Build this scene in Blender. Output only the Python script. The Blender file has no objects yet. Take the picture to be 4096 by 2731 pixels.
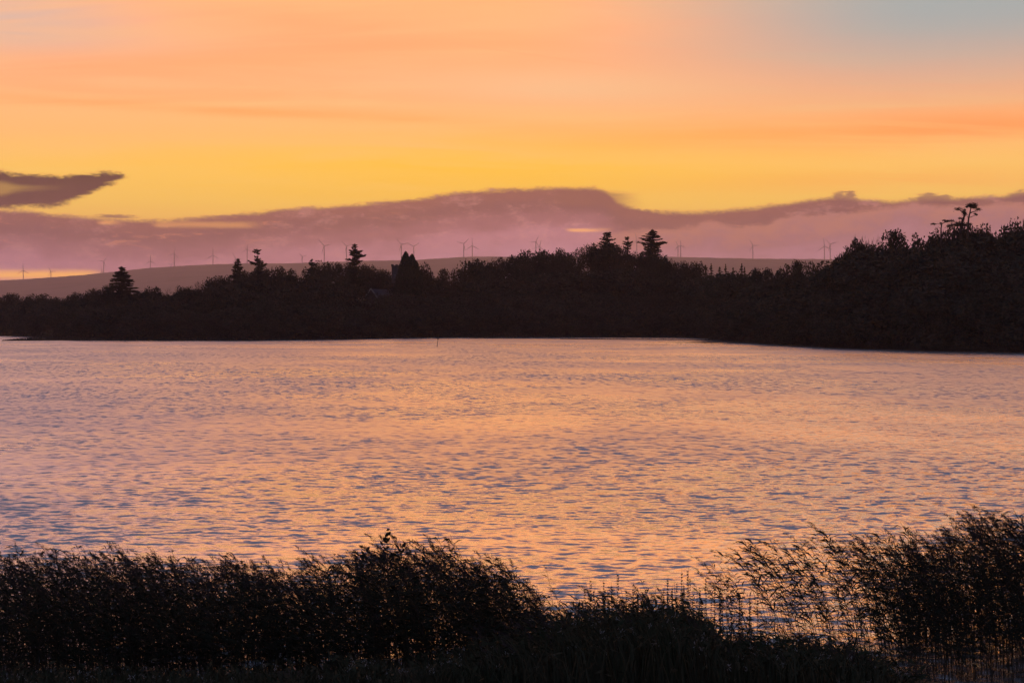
import bpy, math, random
import numpy as np
from mathutils import Vector

rng = np.random.default_rng(11)
random.seed(11)
scene = bpy.context.scene
col = scene.collection

# ------------------------------------------------------------------ camera
CAM_H, FPX, HOR = 7.0, 1911.0, 316.0
PITCH = math.atan((341.0 - HOR) / FPX)
cam_d = bpy.data.cameras.new('camera')
cam_d.sensor_width = 36.0
cam_d.lens = FPX / 1024.0 * 36.0
cam_d.clip_start = 0.5
cam_d.clip_end = 60000
cam = bpy.data.objects.new('camera', cam_d)
cam.location = (0, 0, CAM_H)
cam.rotation_euler = (math.pi / 2 - PITCH, 0, 0)
col.objects.link(cam)
scene.camera = cam

scene.render.engine = 'CYCLES'
scene.cycles.use_denoising = True
scene.cycles.max_bounces = 4
scene.cycles.diffuse_bounces = 1
scene.cycles.glossy_bounces = 2
scene.cycles.transparent_max_bounces = 4
scene.cycles.volume_bounces = 1
scene.view_settings.view_transform = 'Standard'
scene.view_settings.look = 'None'
scene.view_settings.exposure = 0.0
scene.view_settings.gamma = 1.0
scene.view_settings.use_curve_mapping = False


def ray(px, py):
    a, b = (px - 512.0) / FPX, (341.0 - py) / FPX
    return np.array([a, math.cos(PITCH) + b * math.sin(PITCH), -math.sin(PITCH) + b * math.cos(PITCH)])


def at(px, py, Y):
    d = ray(px, py)
    return np.array([0, 0, CAM_H]) + d * (Y / d[1])


def azel(px, py):
    d = ray(px, py)
    return math.atan2(d[0], d[1]), math.atan2(d[2], math.hypot(d[0], d[1]))


def lin(r, g, b):
    f = lambda c: (c / 255) / 12.92 if c <= 10 else ((c / 255 + 0.055) / 1.055) ** 2.4
    return (f(r), f(g), f(b))


# ------------------------------------------------------------------ world: dusk sky
SUN_AZ, SUN_EL = math.radians(-1.5), math.radians(0.6)
world = bpy.data.worlds.new('World')
scene.world = world
world.use_nodes = True
WN = world.node_tree
WN.nodes.clear()


class S:
    """a float socket with arithmetic"""
    tree = WN

    def __init__(s, k): s.k = k

    @staticmethod
    def m(op, *a, clamp=False):
        n = S.tree.nodes.new('ShaderNodeMath')
        n.operation = op
        n.use_clamp = clamp
        for i, x in enumerate(a):
            if isinstance(x, S): S.tree.links.new(x.k, n.inputs[i])
            else: n.inputs[i].default_value = x
        return S(n.outputs[0])

    def __add__(s, o): return S.m('ADD', s, o)
    __radd__ = __add__
    def __sub__(s, o): return S.m('SUBTRACT', s, o)
    def __rsub__(s, o): return S.m('SUBTRACT', o, s)
    def __mul__(s, o): return S.m('MULTIPLY', s, o)
    __rmul__ = __mul__
    def __truediv__(s, o): return S.m('DIVIDE', s, o)
    def __rtruediv__(s, o): return S.m('DIVIDE', o, s)
    def __pow__(s, o): return S.m('POWER', s, o)


def sstep(x, a, b):
    n = S.tree.nodes.new('ShaderNodeMapRange')
    n.interpolation_type = 'SMOOTHSTEP'
    for i, v in enumerate((x, a, b, 0.0, 1.0)):
        if isinstance(v, S): S.tree.links.new(v.k, n.inputs[i])
        else: n.inputs[i].default_value = v
    return S(n.outputs[0])


def ramp(x, pts, interp='LINEAR'):
    n = S.tree.nodes.new('ShaderNodeValToRGB')
    cr = n.color_ramp
    cr.interpolation = interp
    while len(cr.elements) < len(pts): cr.elements.new(0.5)
    for e, (p, c) in zip(cr.elements, pts):
        e.position = p
        e.color = (*c, 1)
    S.tree.links.new(x.k, n.inputs[0])
    return n.outputs[0]


def mixc(f, a, b):
    n = S.tree.nodes.new('ShaderNodeMix')
    n.data_type = 'RGBA'
    n.clamp_factor = True
    for i, v in ((0, f), (6, a), (7, b)):
        if isinstance(v, S): S.tree.links.new(v.k, n.inputs[i])
        elif isinstance(v, (int, float)): n.inputs[i].default_value = v
        elif isinstance(v, tuple): n.inputs[i].default_value = (*v, 1)
        else: S.tree.links.new(v, n.inputs[i])
    return n.outputs[2]


def vec(x, y, z):
    n = S.tree.nodes.new('ShaderNodeCombineXYZ')
    for i, v in enumerate((x, y, z)):
        if isinstance(v, S): S.tree.links.new(v.k, n.inputs[i])
        else: n.inputs[i].default_value = v
    return n.outputs[0]


def noise(v, scale, detail=4, rough=0.55, dist=0.0, seed=0):
    n = S.tree.nodes.new('ShaderNodeTexNoise')
    n.noise_dimensions = '3D'
    if seed:
        ad = S.tree.nodes.new('ShaderNodeVectorMath')
        S.tree.links.new(v, ad.inputs[0]); ad.inputs[1].default_value = (seed * 3.7, seed * 5.1, seed * 2.3)
        v = ad.outputs[0]
    S.tree.links.new(v, n.inputs['Vector'])
    n.inputs['Scale'].default_value = scale
    n.inputs['Detail'].default_value = detail
    n.inputs['Roughness'].default_value = rough
    n.inputs['Distortion'].default_value = dist
    return S(n.outputs['Fac'])


AZR = 0.30


def curve(az, pts, vmax):
    """pts = [(px, py)] -> elevation (degrees) as a function of azimuth; level outside"""
    n = S.tree.nodes.new('ShaderNodeFloatCurve')
    c = n.mapping.curves[0]
    pp = []
    for px, py in pts:
        a, e = azel(px, py)
        pp.append(((a + AZR) / (2 * AZR), max(0.0, math.degrees(e) / vmax)))
    n.mapping.use_clip = False
    while len(c.points) < len(pp): c.points.new(0.5, 0.5)
    for q, (x, y) in zip(c.points, pp):
        q.location = (x, y)
        q.handle_type = 'AUTO_CLAMPED'
    n.mapping.update()
    S.tree.links.new(((az + AZR) / (2 * AZR)).k, n.inputs['Value'])
    return S(n.outputs[0]) * vmax


tc = WN.nodes.new('ShaderNodeTexCoord')
sep = WN.nodes.new('ShaderNodeSeparateXYZ')
WN.links.new(tc.outputs['Generated'], sep.inputs[0])
dx, dy, dz = (S(o) for o in sep.outputs)
az = S.m('ARCTAN2', dx, dy)
hr = S.m('SQRT', dx * dx + dy * dy)
el = S.m('ARCTAN2', dz, hr) * (180 / math.pi)           # degrees
elc = S.m('MAXIMUM', el, 0.0)
azd = az * (180 / math.pi)
caz = dy / S.m('MAXIMUM', hr, 1e-4)                     # 1 towards the afterglow, -1 behind the viewer
q = S.m('SQRT', elc / 90.0)
Q = lambda e: math.sqrt(e / 90)

# clear sky towards the sunset / away from it
front = ramp(q, [(0.0, lin(232, 150, 100)), (Q(2.2), lin(255, 185, 75)), (Q(3.4), lin(255, 203, 84)), (Q(4.3), lin(255, 200, 92)),
                 (Q(5.4), lin(250, 184, 106)), (Q(7.2), lin(240, 178, 124)), (Q(10), lin(244, 174, 112)), (Q(15), lin(255, 170, 78)),
                 (Q(24), lin(255, 158, 74)), (Q(28.5), lin(96, 92, 104)), (Q(34), lin(38, 50, 66)), (Q(60), lin(44, 60, 82)), (1.0, lin(52, 70, 98))])
back = ramp(q, [(0.0, lin(92, 88, 106)), (Q(6), lin(108, 100, 120)), (Q(20), lin(94, 106, 134)), (Q(50), lin(70, 90, 122)), (1.0, lin(52, 70, 98))])
sky = mixc(sstep(caz, -0.35, 0.9), back, front)
def blob(px, py, rx, ry, tilt=0.0):
    """soft elliptical patch of the sky; radii in hundredths of a radian-ish units of the photograph"""
    a, e = azel(px, py)
    k = 180 / math.pi / FPX
    xx, yy = azd - math.degrees(a), el - math.degrees(e)
    d2 = ((xx / (rx * k)) ** 2.0) + (((yy + xx * tilt) / (ry * k)) ** 2.0)
    return S.m('EXPONENT', d2 * -1.0)


# the sky is clearer and greyer to the right of the glow
clear = sstep(azd, -1.0, 12.5) * sstep(el, 5.2, 9.0) * (1.0 - sstep(el, 10.5, 14.5)) * sstep(caz, 0.0, 0.6)
# high thin cirrus, on a flat layer overhead so the streaks draw together to the horizon
inv = 1.0 / (S.m('MAXIMUM', dz, 0.0) + 0.085)
cv = vec(dx * inv * 0.30 + dy * inv * 0.06, dy * inv, 0.0)
n1 = noise(cv, 1.05, 4, 0.5, 0.5, 2)
n2 = noise(cv, 3.4, 5, 0.6, 0.8, 5)
cir = sstep(n1 * 0.55 + n2 * 0.45, 0.42, 0.60)
ccol = ramp(q, [(0.0, lin(255, 150, 80)), (Q(4), lin(255, 165, 76)), (Q(7), lin(255, 160, 100)), (Q(14), lin(255, 158, 106)), (Q(26), lin(205, 140, 124)),
                (Q(45), lin(96, 96, 112)), (1.0, lin(60, 70, 92))])
sky = mixc(cir * sstep(caz, 0.1, 0.8) * sstep(el, 4.0, 7.0) * 0.6, sky, ccol)
sky = mixc(clear * 0.95, sky, lin(138, 158, 160))
sky = mixc(sstep(azd * -1.0, 3.0, 17.0) * sstep(el, 9.5, 13.0) * (1.0 - sstep(el, 26.0, 34.0)) * sstep(caz, 0.3, 0.8) * 0.7, sky, lin(170, 140, 150))
for px, py, rx, ry, tl, c, f in ((10, 16, 150, 36, 0, (192, 172, 164), 0.95), (560, 88, 170, 20, 0.02, (232, 186, 138), 0.7), (300, 22, 170, 26, 0.03, (255, 150, 96), 0.75), (120, 66, 220, 13, -0.02, (255, 158, 92), 0.5),
                                 (960, 128, 260, 16, -0.03, (255, 142, 66), 0.75), (700, 140, 200, 9, -0.02, (255, 160, 70), 0.4), (860, 180, 240, 13, 0, (255, 158, 76), 0.45), (250, 112, 230, 5, 0.035, (255, 150, 66), 0.5),
                                 (520, 20, 150, 16, 0.05, (255, 164, 108), 0.4), (440, 172, 360, 32, 0, (255, 196, 26), 0.9)):
    nn_ = sstep(n2 * 0.6 + n1 * 0.4, 0.25, 0.6)
    sky = mixc(blob(px, py, rx, ry, tl) * nn_ * f, sky, lin(*c))
# faint condensation trail
a0, e0 = azel(425, 39); a1, e1 = azel(672, 74)
sl = (e1 - e0) / (a1 - a0)
dl = el - ((az - a0) * sl + e0) * (180 / math.pi)
trail = (1.0 - sstep(S.m('ABSOLUTE', dl), 0.0, 0.045)) * sstep(az, a0, a0 + 0.02) * (1.0 - sstep(az, a1 - 0.06, a1))
sky = mixc(trail * 0.45, sky, lin(250, 160, 105))

# low cloud noise in angular space
av = vec(azd, el * 2.2, 0.0)
nb = noise(av, 0.55, 5, 0.6, 0.4, 1) - 0.5
nf = noise(av, 2.4, 4, 0.6, 0.3, 3) - 0.5
nff = noise(av, 7.5, 3, 0.6, 0.2, 12) - 0.5
nw = noise(vec(azd * 0.55, el * 3.0, 0.0), 1.6, 5, 0.62, 0.9, 8) - 0.5

# wedge of dark cloud at the left
wu = curve(az, [(-160, 165), (0, 171.5), (30, 175), (60, 175.5), (95, 172.5), (118, 172.5), (126, 175.5), (140, 200)], 8)
wl = curve(az, [(-160, 214), (0, 208), (30, 206.5), (55, 205), (80, 197), (105, 186), (120, 179.5), (127, 176.5), (140, 200)], 8)
wm = sstep(wu + nw * 0.35 + nf * 0.2 + nff * 0.16 - el, -0.10, 0.10) * sstep(el - wl + nw * 0.3 + nf * 0.2 + nff * 0.16, -0.10, 0.12) * sstep(azd, -30.0, -22.0) * (1.0 - sstep(azd, -11.55, -11.2))
gu = curve(az, [(-160, 190), (0, 181.5), (20, 185.5), (50, 187), (75, 184.5)], 8)
gl = curve(az, [(-160, 190), (0, 195), (14, 191.5), (50, 188), (75, 186.5)], 8)
gap = sstep(gu - el + nw * 0.12, -0.10, 0.12) * sstep(el - gl + nw * 0.12, -0.10, 0.12) * (1.0 - sstep(azd, -14.0, -12.9))
wm = wm * (1.0 - gap * 0.32)
wcol = ramp(sstep(el - nb * 1.2, 3.2, 4.3), [(0, lin(48, 22, 32)), (1, lin(16, 6, 12))])
sky = mixc(wm, sky, wcol)

# main bank
bt = curve(az, [(-200, 206), (0, 209), (24, 210), (60, 214), (100, 218), (150, 219.5), (205, 216), (256, 211), (300, 207), (350, 204), (400, 199.5),
                (430, 196), (444, 192.5), (480, 189.5), (512, 188), (550, 187), (590, 186.5), (603, 189), (612, 196), (622, 203), (640, 207), (700, 210.5),
                (740, 208), (790, 202), (832, 197), (860, 199), (900, 200), (940, 197), (1000, 195), (1024, 193), (1200, 190)], 8)
dpt = bt + nb * 0.16 + nf * 0.18 + nw * 0.18 + nff * 0.12 - el                      # degrees below the bank's upper edge
bank = sstep(dpt, -0.07, 0.13)
bcol = ramp(sstep(dpt + nb * 0.35, 0.0, 2.4), [(0.0, lin(124, 74, 72)), (0.12, lin(108, 66, 76)), (0.35, lin(140, 88, 102)), (0.65, lin(182, 122, 142)), (1.0, lin(194, 138, 164))], 'EASE')
bcol = mixc(sstep(nw, 0.06, 0.24) * (1.0 - sstep(azd, -9.0, 0.0)) * sstep(dpt, 0.1, 0.3) * (1.0 - sstep(dpt, 0.5, 1.3)) * 0.75, bcol, lin(226, 140, 98))
bcol = mixc(sstep(nb * 1.2 + nf * 0.9 + nff * 0.5, 0.0, 0.34) * 0.30, bcol, lin(226, 158, 150))
bcol = mixc(sstep(nb * -1.2 - nw * 0.9 + nff * 0.4, 0.0, 0.36) * 0.30, bcol, lin(96, 58, 70))
sky = mixc(bank, sky, bcol)
# flat shelf that pokes out of the bank's right shoulder
sh = sstep(0.34 - S.m('ABSOLUTE', el - 3.48 + (azd - 3.0) * 0.06 + nw * 0.15), 0.0, 0.22) * sstep(azd, 0.5, 1.6) * (1.0 - sstep(azd + nw * 0.9, 2.6, 4.0))
sky = mixc(sh * 0.8, sky, lin(116, 70, 66))
# small puffs standing on the bank at the right
pf = None
for (px, py, rx, ry) in ((846, 200, 16, 7), (838, 196.5, 8, 5), (851, 195, 7, 5), (930, 199, 20, 6), (1022, 197, 14, 7), (112, 216, 22, 2.4)):
    a, e = azel(px, py)
    k = 180 / math.pi / FPX
    d2 = S.m('SQRT', ((azd - math.degrees(a)) / (rx * k)) ** 2.0 + ((el - math.degrees(e)) / (ry * k)) ** 2.0)
    p = 1.0 - sstep(d2 + nw * 1.8 + nf * 1.6, 0.45, 1.2)
    pf = p if pf is None else S.m('MAXIMUM', pf, p)
sky = mixc(pf * 0.8, sky, lin(112, 68, 74))
# nearer, paler heaps of cloud in front of the bank at the right
ht = curve(az, [(-200, 300), (560, 252), (600, 238), (618, 230), (650, 226), (690, 224), (712, 219), (730, 224), (760, 221), (790, 214), (840, 212), (870, 207),
                (920, 203), (960, 205), (1024, 200), (1200, 198)], 8)
hd = ht + nb * 0.34 + nw * 0.3 + nf * 0.25 + nff * 0.12 - el
heap = sstep(hd, -0.06, 0.16) * sstep(azd, 1.2, 3.4)
hcol = ramp(sstep(hd + nb * 1.3 + nf * 0.7, -0.1, 1.8), [(0.0, lin(190, 124, 108)), (0.3, lin(160, 108, 120)), (1.0, lin(186, 132, 154))])
sky = mixc(heap * 0.8, sky, hcol)
# breaks in the low cloud where the afterglow shows
for (px0, px1, py, hh, s) in ((-200, 112, 273, 4.6, 1.0), (564, 616, 229.5, 1.7, 0.6), (96, 132, 222, 2.2, 0.5), (150, 268, 224, 3.0, 0.32)):
    c0, ee = azel(px0, py); c1, _ = azel(px1, py)
    c0, c1, ee = math.degrees(c0), math.degrees(c1), math.degrees(ee)
    k = hh * 180 / math.pi / FPX
    br = (1.0 - sstep(S.m('ABSOLUTE', el - ee + nw * 0.10), 0.0, k * 1.7)) * sstep(azd + nw * 0.5, c0, c0 + 0.35) * (1.0 - sstep(azd + nw * 0.6, c1 - 0.9, c1))
    sky = mixc(br * s, sky, tuple(1.6 * v for v in lin(255, 180, 80)))

nish = WN.nodes.new('ShaderNodeTexSky')
nish.sky_type = 'NISHITA'
nish.sun_disc = False
nish.sun_elevation = SUN_EL
nish.sun_rotation = SUN_AZ
nish.altitude = 20
bgA = WN.nodes.new('ShaderNodeBackground'); bgA.inputs['Strength'].default_value = 1.36
bgB = WN.nodes.new('ShaderNodeBackground'); bgB.inputs['Strength'].default_value = 0.006
WN.links.new(sky, bgA.inputs['Color'])
WN.links.new(nish.outputs[0], bgB.inputs['Color'])
addn = WN.nodes.new('ShaderNodeAddShader')
wout = WN.nodes.new('ShaderNodeOutputWorld')
WN.links.new(bgA.outputs[0], addn.inputs[0]); WN.links.new(bgB.outputs[0], addn.inputs[1])
WN.links.new(addn.outputs[0], wout.inputs['Surface'])
world.cycles.sampling_method = 'MANUAL'
world.cycles.sample_map_resolution = 1024

# the sun has all but set behind the cloud: a very weak, wide, warm lamp
sun_d = bpy.data.lights.new('sun', 'SUN')
sun_d.energy = 0.004
sun_d.angle = math.radians(12)
sun_d.color = (1.0, 0.62, 0.32)
sun = bpy.data.objects.new('sun', sun_d)
dirv = Vector((math.sin(SUN_AZ) * math.cos(SUN_EL), math.cos(SUN_AZ) * math.cos(SUN_EL), math.sin(SUN_EL)))
sun.rotation_euler = (-dirv).to_track_quat('-Z', 'Y').to_euler()
sun.location = (0, 100, 60)
col.objects.link(sun)


# ------------------------------------------------------------------ materials
def material(name, base, rough=0.8, var=None, scale=3.0, attr=None, spec=0.3, coat=None):
    m = bpy.data.materials.new(name)
    m.use_nodes = True
    S.tree = m.node_tree
    b = m.node_tree.nodes['Principled BSDF']
    b.inputs['Roughness'].default_value = rough
    b.inputs['Specular IOR Level'].default_value = spec
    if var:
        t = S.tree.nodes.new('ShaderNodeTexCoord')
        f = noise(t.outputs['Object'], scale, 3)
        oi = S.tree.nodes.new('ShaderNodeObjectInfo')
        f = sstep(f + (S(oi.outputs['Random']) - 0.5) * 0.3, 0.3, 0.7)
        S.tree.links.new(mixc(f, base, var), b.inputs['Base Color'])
    else:
        b.inputs['Base Color'].default_value = (*base, 1)
    return m


M = {
    'leaf': material('broadleaf_foliage', (0.026, 0.032, 0.020), 0.85, (0.044, 0.041, 0.028), 3.0, spec=0.12),
    'needle': material('conifer_foliage', (0.020, 0.030, 0.018), 0.9, (0.034, 0.040, 0.024), 4.0, spec=0.1),
    'bark': material('bark', (0.045, 0.036, 0.030), 0.95, (0.07, 0.058, 0.048), 6.0, spec=0.1),
    'reed': material('reed_leaf', (0.026, 0.028, 0.016), 0.8, (0.042, 0.036, 0.024), 5.0, spec=0.12),
    'reed_stem': material('reed_stem', (0.036, 0.031, 0.022), 0.8, (0.05, 0.042, 0.03), 5.0, spec=0.12),
    'plume': material('reed_plume', (0.045, 0.034, 0.031), 0.95, (0.07, 0.052, 0.047), 9.0, spec=0.05),
    'grass': material('bank_grass', (0.030, 0.036, 0.018), 0.9, (0.055, 0.048, 0.028), 1.2, spec=0.1),
    'pale': material('pale_seed_head', (0.30, 0.27, 0.25), 0.95, (0.2, 0.18, 0.16), 30.0, spec=0.05),
    'soil': material('bank_soil', (0.030, 0.026, 0.020), 0.95, (0.05, 0.044, 0.03), 0.8, spec=0.1),
    'turf': material('shore_turf', (0.035, 0.040, 0.022), 0.95, (0.055, 0.05, 0.03), 0.05, spec=0.1),
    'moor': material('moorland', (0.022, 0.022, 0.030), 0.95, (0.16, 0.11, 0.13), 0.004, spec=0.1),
    'steel': material('turbine_paint', (0.32, 0.30, 0.32), 0.6, (0.36, 0.34, 0.36), 0.1),
    'stone': material('church_stone', (0.05, 0.046, 0.046), 0.9, (0.075, 0.07, 0.068), 0.6, spec=0.15),
    'slate': material('roof_slate', (0.04, 0.038, 0.05), 0.8, (0.052, 0.05, 0.066), 0.8, spec=0.4),
    'coping': material('pale_coping', (0.13, 0.125, 0.125), 0.8, (0.18, 0.17, 0.17), 1.0),
    'pole': material('marker_pole', (0.06, 0.045, 0.04), 0.8, (0.10, 0.07, 0.06), 8.0),
    'glass': material('window_glass', (0.03, 0.03, 0.04), 0.15, spec=0.8),
}


# ------------------------------------------------------------------ mesh helpers
def mesh(name, V, faces, mat, smooth=False):
    """V (n,3); faces: list of int arrays (k, 3|4)"""
    me = bpy.data.meshes.new(name)
    V = np.asarray(V, dtype=np.float32)
    me.vertices.add(len(V))
    me.vertices.foreach_set('co', V.ravel())
    faces = [np.asarray(f, dtype=np.int32) for f in faces if len(f)]
    loops = np.concatenate([f.ravel() for f in faces])
    tot = np.concatenate([np.full(len(f), f.shape[1], dtype=np.int32) for f in faces])
    st = np.concatenate([[0], np.cumsum(tot)[:-1]]).astype(np.int32)
    me.loops.add(len(loops))
    me.loops.foreach_set('vertex_index', loops)
    me.polygons.add(len(tot))
    me.polygons.foreach_set('loop_start', st)
    me.polygons.foreach_set('loop_total', tot)
    if smooth: me.polygons.foreach_set('use_smooth', np.ones(len(tot), dtype=bool))
    me.materials.append(M[mat] if isinstance(mat, str) else mat)
    me.update(calc_edges=True)
    return me


class MB:
    """collects triangles and quads of one mesh"""
    def __init__(s): s.v, s.f3, s.f4, s.n = [], [], [], 0

    def add(s, V, F3=None, F4=None):
        V = np.asarray(V, float).reshape(-1, 3)
        if F3 is not None and len(F3): s.f3.append(np.asarray(F3, int) + s.n)
        if F4 is not None and len(F4): s.f4.append(np.asarray(F4, int) + s.n)
        s.v.append(V); s.n += len(V)

    def tube(s, pts, radii, sides=5, cap=True):
        pts = np.asarray(pts, float); k = len(pts)
        t = np.gradient(pts, axis=0)
        t /= np.linalg.norm(t, axis=1)[:, None] + 1e-9
        ref = np.array([0.31, 0.95, 0.05])
        u = np.cross(t, ref); u /= np.linalg.norm(u, axis=1)[:, None] + 1e-9
        w = np.cross(t, u)
        a = np.arange(sides) * 2 * math.pi / sides
        r = np.broadcast_to(np.asarray(radii, float), (k,))
        V = pts[:, None, :] + r[:, None, None] * (np.cos(a)[None, :, None] * u[:, None, :] + np.sin(a)[None, :, None] * w[:, None, :])
        F = []
        for i in range(k - 1):
            for j in range(sides):
                j2 = (j + 1) % sides
                F.append((i * sides + j, i * sides + j2, (i + 1) * sides + j2, (i + 1) * sides + j))
        V = V.reshape(-1, 3)
        F3 = []
        if cap:
            V = np.vstack([V, pts[:1], pts[-1:]])
            b0, b1, e = k * sides, k * sides + 1, (k - 1) * sides
            for j in range(sides):
                j2 = (j + 1) % sides
                F3 += [(b0, j2, j), (b1, e + j, e + j2)]
        s.add(V, F3, F)

    def box(s, c, d, rz=0.0):
        x, y, z = np.asarray(d, float) / 2
        V = np.array([(a, b, e) for e in (-z, z) for a, b in ((-x, -y), (x, -y), (x, y), (-x, y))])
        cs, sn = math.cos(rz), math.sin(rz)
        V = np.stack([V[:, 0] * cs - V[:, 1] * sn, V[:, 0] * sn + V[:, 1] * cs, V[:, 2]], 1) + np.asarray(c)
        s.add(V, None, [(3, 2, 1, 0), (4, 5, 6, 7), (0, 1, 5, 4), (1, 2, 6, 5), (2, 3, 7, 6), (3, 0, 4, 7)])

    def cards(s, C, L, W, long=None, r=None):
        """rhombic leaves: centres C, half lengths L, half widths W, random or given long axes"""
        r = r or rng
        n = len(C)
        if long is None:
            long = r.normal(size=(n, 3))
        long = long / (np.linalg.norm(long, axis=1)[:, None] + 1e-9)
        o = r.normal(size=(n, 3))
        wd = np.cross(long, o); wd /= np.linalg.norm(wd, axis=1)[:, None] + 1e-9
        L = np.broadcast_to(L, (n,))[:, None]; W = np.broadcast_to(W, (n,))[:, None]
        V = np.stack([C - long * L, C + wd * W, C + long * L, C - wd * W], 1).reshape(-1, 3)
        i = np.arange(n)[:, None] * 4
        s.add(V, None, i + np.array([[0, 1, 2, 3]]))

    def mesh(s, name, mat, smooth=False):
        fs = []
        if s.f3: fs.append(np.vstack(s.f3))
        if s.f4: fs.append(np.vstack(s.f4))
        return mesh(name, np.vstack(s.v), fs, mat, smooth)


def link(name, data, parent=None, **kw):
    o = bpy.data.objects.new(name, data)
    col.objects.link(o)
    if parent: o.parent = parent
    for k, v in kw.items(): o[k] = v
    return o


def thing(name, label, cat, loc=(0, 0, 0), rz=0.0, scale=(1, 1, 1), group=None, parts=()):
    o = bpy.data.objects.new(name, None)
    o.empty_display_size = 0.2
    o.location = loc; o.rotation_euler = (0, 0, rz); o.scale = scale
    o['label'] = label; o['category'] = cat
    if group: o['group'] = group
    col.objects.link(o)
    for p in parts:
        c = bpy.data.objects.new(p[0], p[1]); col.objects.link(c); c.parent = o
        if len(p) > 2: c['kind'] = p[2]
    return o


def interp(pts):
    xs, ys = zip(*pts)
    def f(x):
        return np.interp(x, xs, ys)
    return f


def smooth01(t):
    t = np.clip(t, 0, 1)
    return t * t * (3 - 2 * t)


# value noise in 2-D for terrain
_tab = rng.random((128, 128))
def vnoise(x, y):
    x = np.asarray(x, float); y = np.asarray(y, float)
    i, j = np.floor(x).astype(int), np.floor(y).astype(int)
    fx, fy = smooth01(x - i), smooth01(y - j)
    g = lambda a, b: _tab[a % 128, b % 128]
    return (g(i, j) * (1 - fx) + g(i + 1, j) * fx) * (1 - fy) + (g(i, j + 1) * (1 - fx) + g(i + 1, j + 1) * fx) * fy


# ------------------------------------------------------------------ lake
shore_D = interp([(-900, 820), (-300, 720), (10, 690), (40, 640), (62, 590), (90, 562), (250, 557), (330, 585), (430, 634), (520, 640), (640, 642),
                  (700, 632), (722, 565), (745, 520), (780, 478), (850, 425), (940, 392), (1024, 372), (1300, 300), (2200, 200)])
to_px = lambda X, Y: 512 + FPX * X / Y

rows = [24.0]
while rows[-1] < 700: rows.append(rows[-1] + 0.045 + 0.00125 * rows[-1])
rows = np.array(rows)
NX = 430
u = np.linspace(-1, 1, NX)
half = rows * 0.300 + 2.0
X = u[None, :] * half[:, None]
Y = np.repeat(rows[:, None], NX, 1)
sp = np.maximum(0.045 + 0.00125 * rows, half * 2 / NX)[:, None]
# long patches of calmer and rougher water
pn = vnoise(X / 26 + 7, Y / 34 + 3) * 0.6 + vnoise(X / 9 + 31, Y / 14 + 5) * 0.4
gust = 0.62 + 0.75 * smooth01((pn - 0.25) / 0.5)
calm_right = smooth01((X - 2.0) / 9.0) * smooth01((120 - Y) / 60)          # sheltered corner by the reeds
shelter = smooth01((shore_D(to_px(X, Y)) - Y) / 60.0)
poolf = lambda g, y: np.exp(-((g - 694) / 50) ** 2 - ((y - 516) / 24) ** 2)       # glassy patch in the lee of the point                          # lee of the far trees
Z = np.zeros_like(X)
lost = np.zeros_like(X)
wr = np.random.default_rng(5)
NW = 110
for i in range(NW):
    lam = 0.24 * (4.0 / 0.24) ** ((i + wr.random()) / NW)
    th = wr.normal(0, 0.55) + 0.08
    k = 2 * math.pi / lam
    kx, ky = k * math.sin(th), k * math.cos(th)
    slope = 0.046 * math.exp(-0.5 * ((math.log(lam) - math.log(0.43)) / 0.62) ** 2)
    amp = np.full_like(X, slope * 1.0)
    short = 1.0 if lam > 1.3 else 0.0
    amp = amp * (gust if lam < 2.2 else 1.0) * (1 - calm_right * (0.55 if lam < 0.55 else 0.15)) * (0.25 + 0.75 * shelter) * (1 - 0.9 * poolf(to_px(X, Y), Y))
    res = smooth01((lam / sp - 2.2) / 2.2)
    Z += (amp / k) * res * np.sin(kx * X + ky * Y + wr.random() * 2 * math.pi)
    lost += 0.5 * (amp * (1 - res)) ** 2
Z *= smooth01((Y - 26) / 4.0)
rgh = np.sqrt(np.sqrt(2 * (lost * 0.12 + 0.00010 * gust ** 2)))
ii = np.arange(len(rows) - 1)[:, None] * NX + np.arange(NX - 1)[None, :]
F = np.stack([ii, ii + 1, ii + NX + 1, ii + NX], -1).reshape(-1, 4)
wm_ = bpy.data.materials.new('lake_water')
wm_.use_nodes = True
S.tree = wm_.node_tree
pb = wm_.node_tree.nodes['Principled BSDF']
pb.inputs['Base Color'].default_value = (0.92, 0.90, 0.90, 1)
pb.inputs['Metallic'].default_value = 0.85
pb.inputs['IOR'].default_value = 1.4
geo = S.tree.nodes.new('ShaderNodeNewGeometry')
spx = S.tree.nodes.new('ShaderNodeSeparateXYZ'); S.tree.links.new(geo.outputs['Position'], spx.inputs[0])
wx, wy = S(spx.outputs[0]), S(spx.outputs[1])
def slope_noise(sx, sy, det, rgh_, seed):
    nt = S.tree.nodes.new('ShaderNodeTexNoise'); nt.inputs['Scale'].default_value = 1.0; nt.inputs['Detail'].default_value = det; nt.inputs['Roughness'].default_value = rgh_
    S.tree.links.new(vec(wx * sx + wy * 0.13 * sx, wy * sy, seed), nt.inputs['Vector'])
    sc_ = S.tree.nodes.new('ShaderNodeSeparateColor'); S.tree.links.new(nt.outputs['Color'], sc_.inputs[0])
    return S(sc_.outputs[0]) - 0.5, S(sc_.outputs[1]) - 0.5
ax, ay = slope_noise(1.2, 2.8, 3.0, 0.72, 0.0)
cx_, cy_ = slope_noise(0.16, 0.24, 2.0, 0.6, 7.0)
ex_, ey_ = slope_noise(1.9, 0.5, 3.0, 0.65, 13.0)
fet = sstep(wy, 90.0, 230.0)
lane = noise(vec(wx * 0.035 + wy * 0.012, wy * 0.03, 3.0), 1.0, 3, 0.6, 0.6)
a2 = S.tree.nodes.new('ShaderNodeAttribute'); a2.attribute_name = 'calm'
a3 = S.tree.nodes.new('ShaderNodeAttribute'); a3.attribute_name = 'skew'
bias_ = S(a3.outputs['Fac'])
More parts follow.
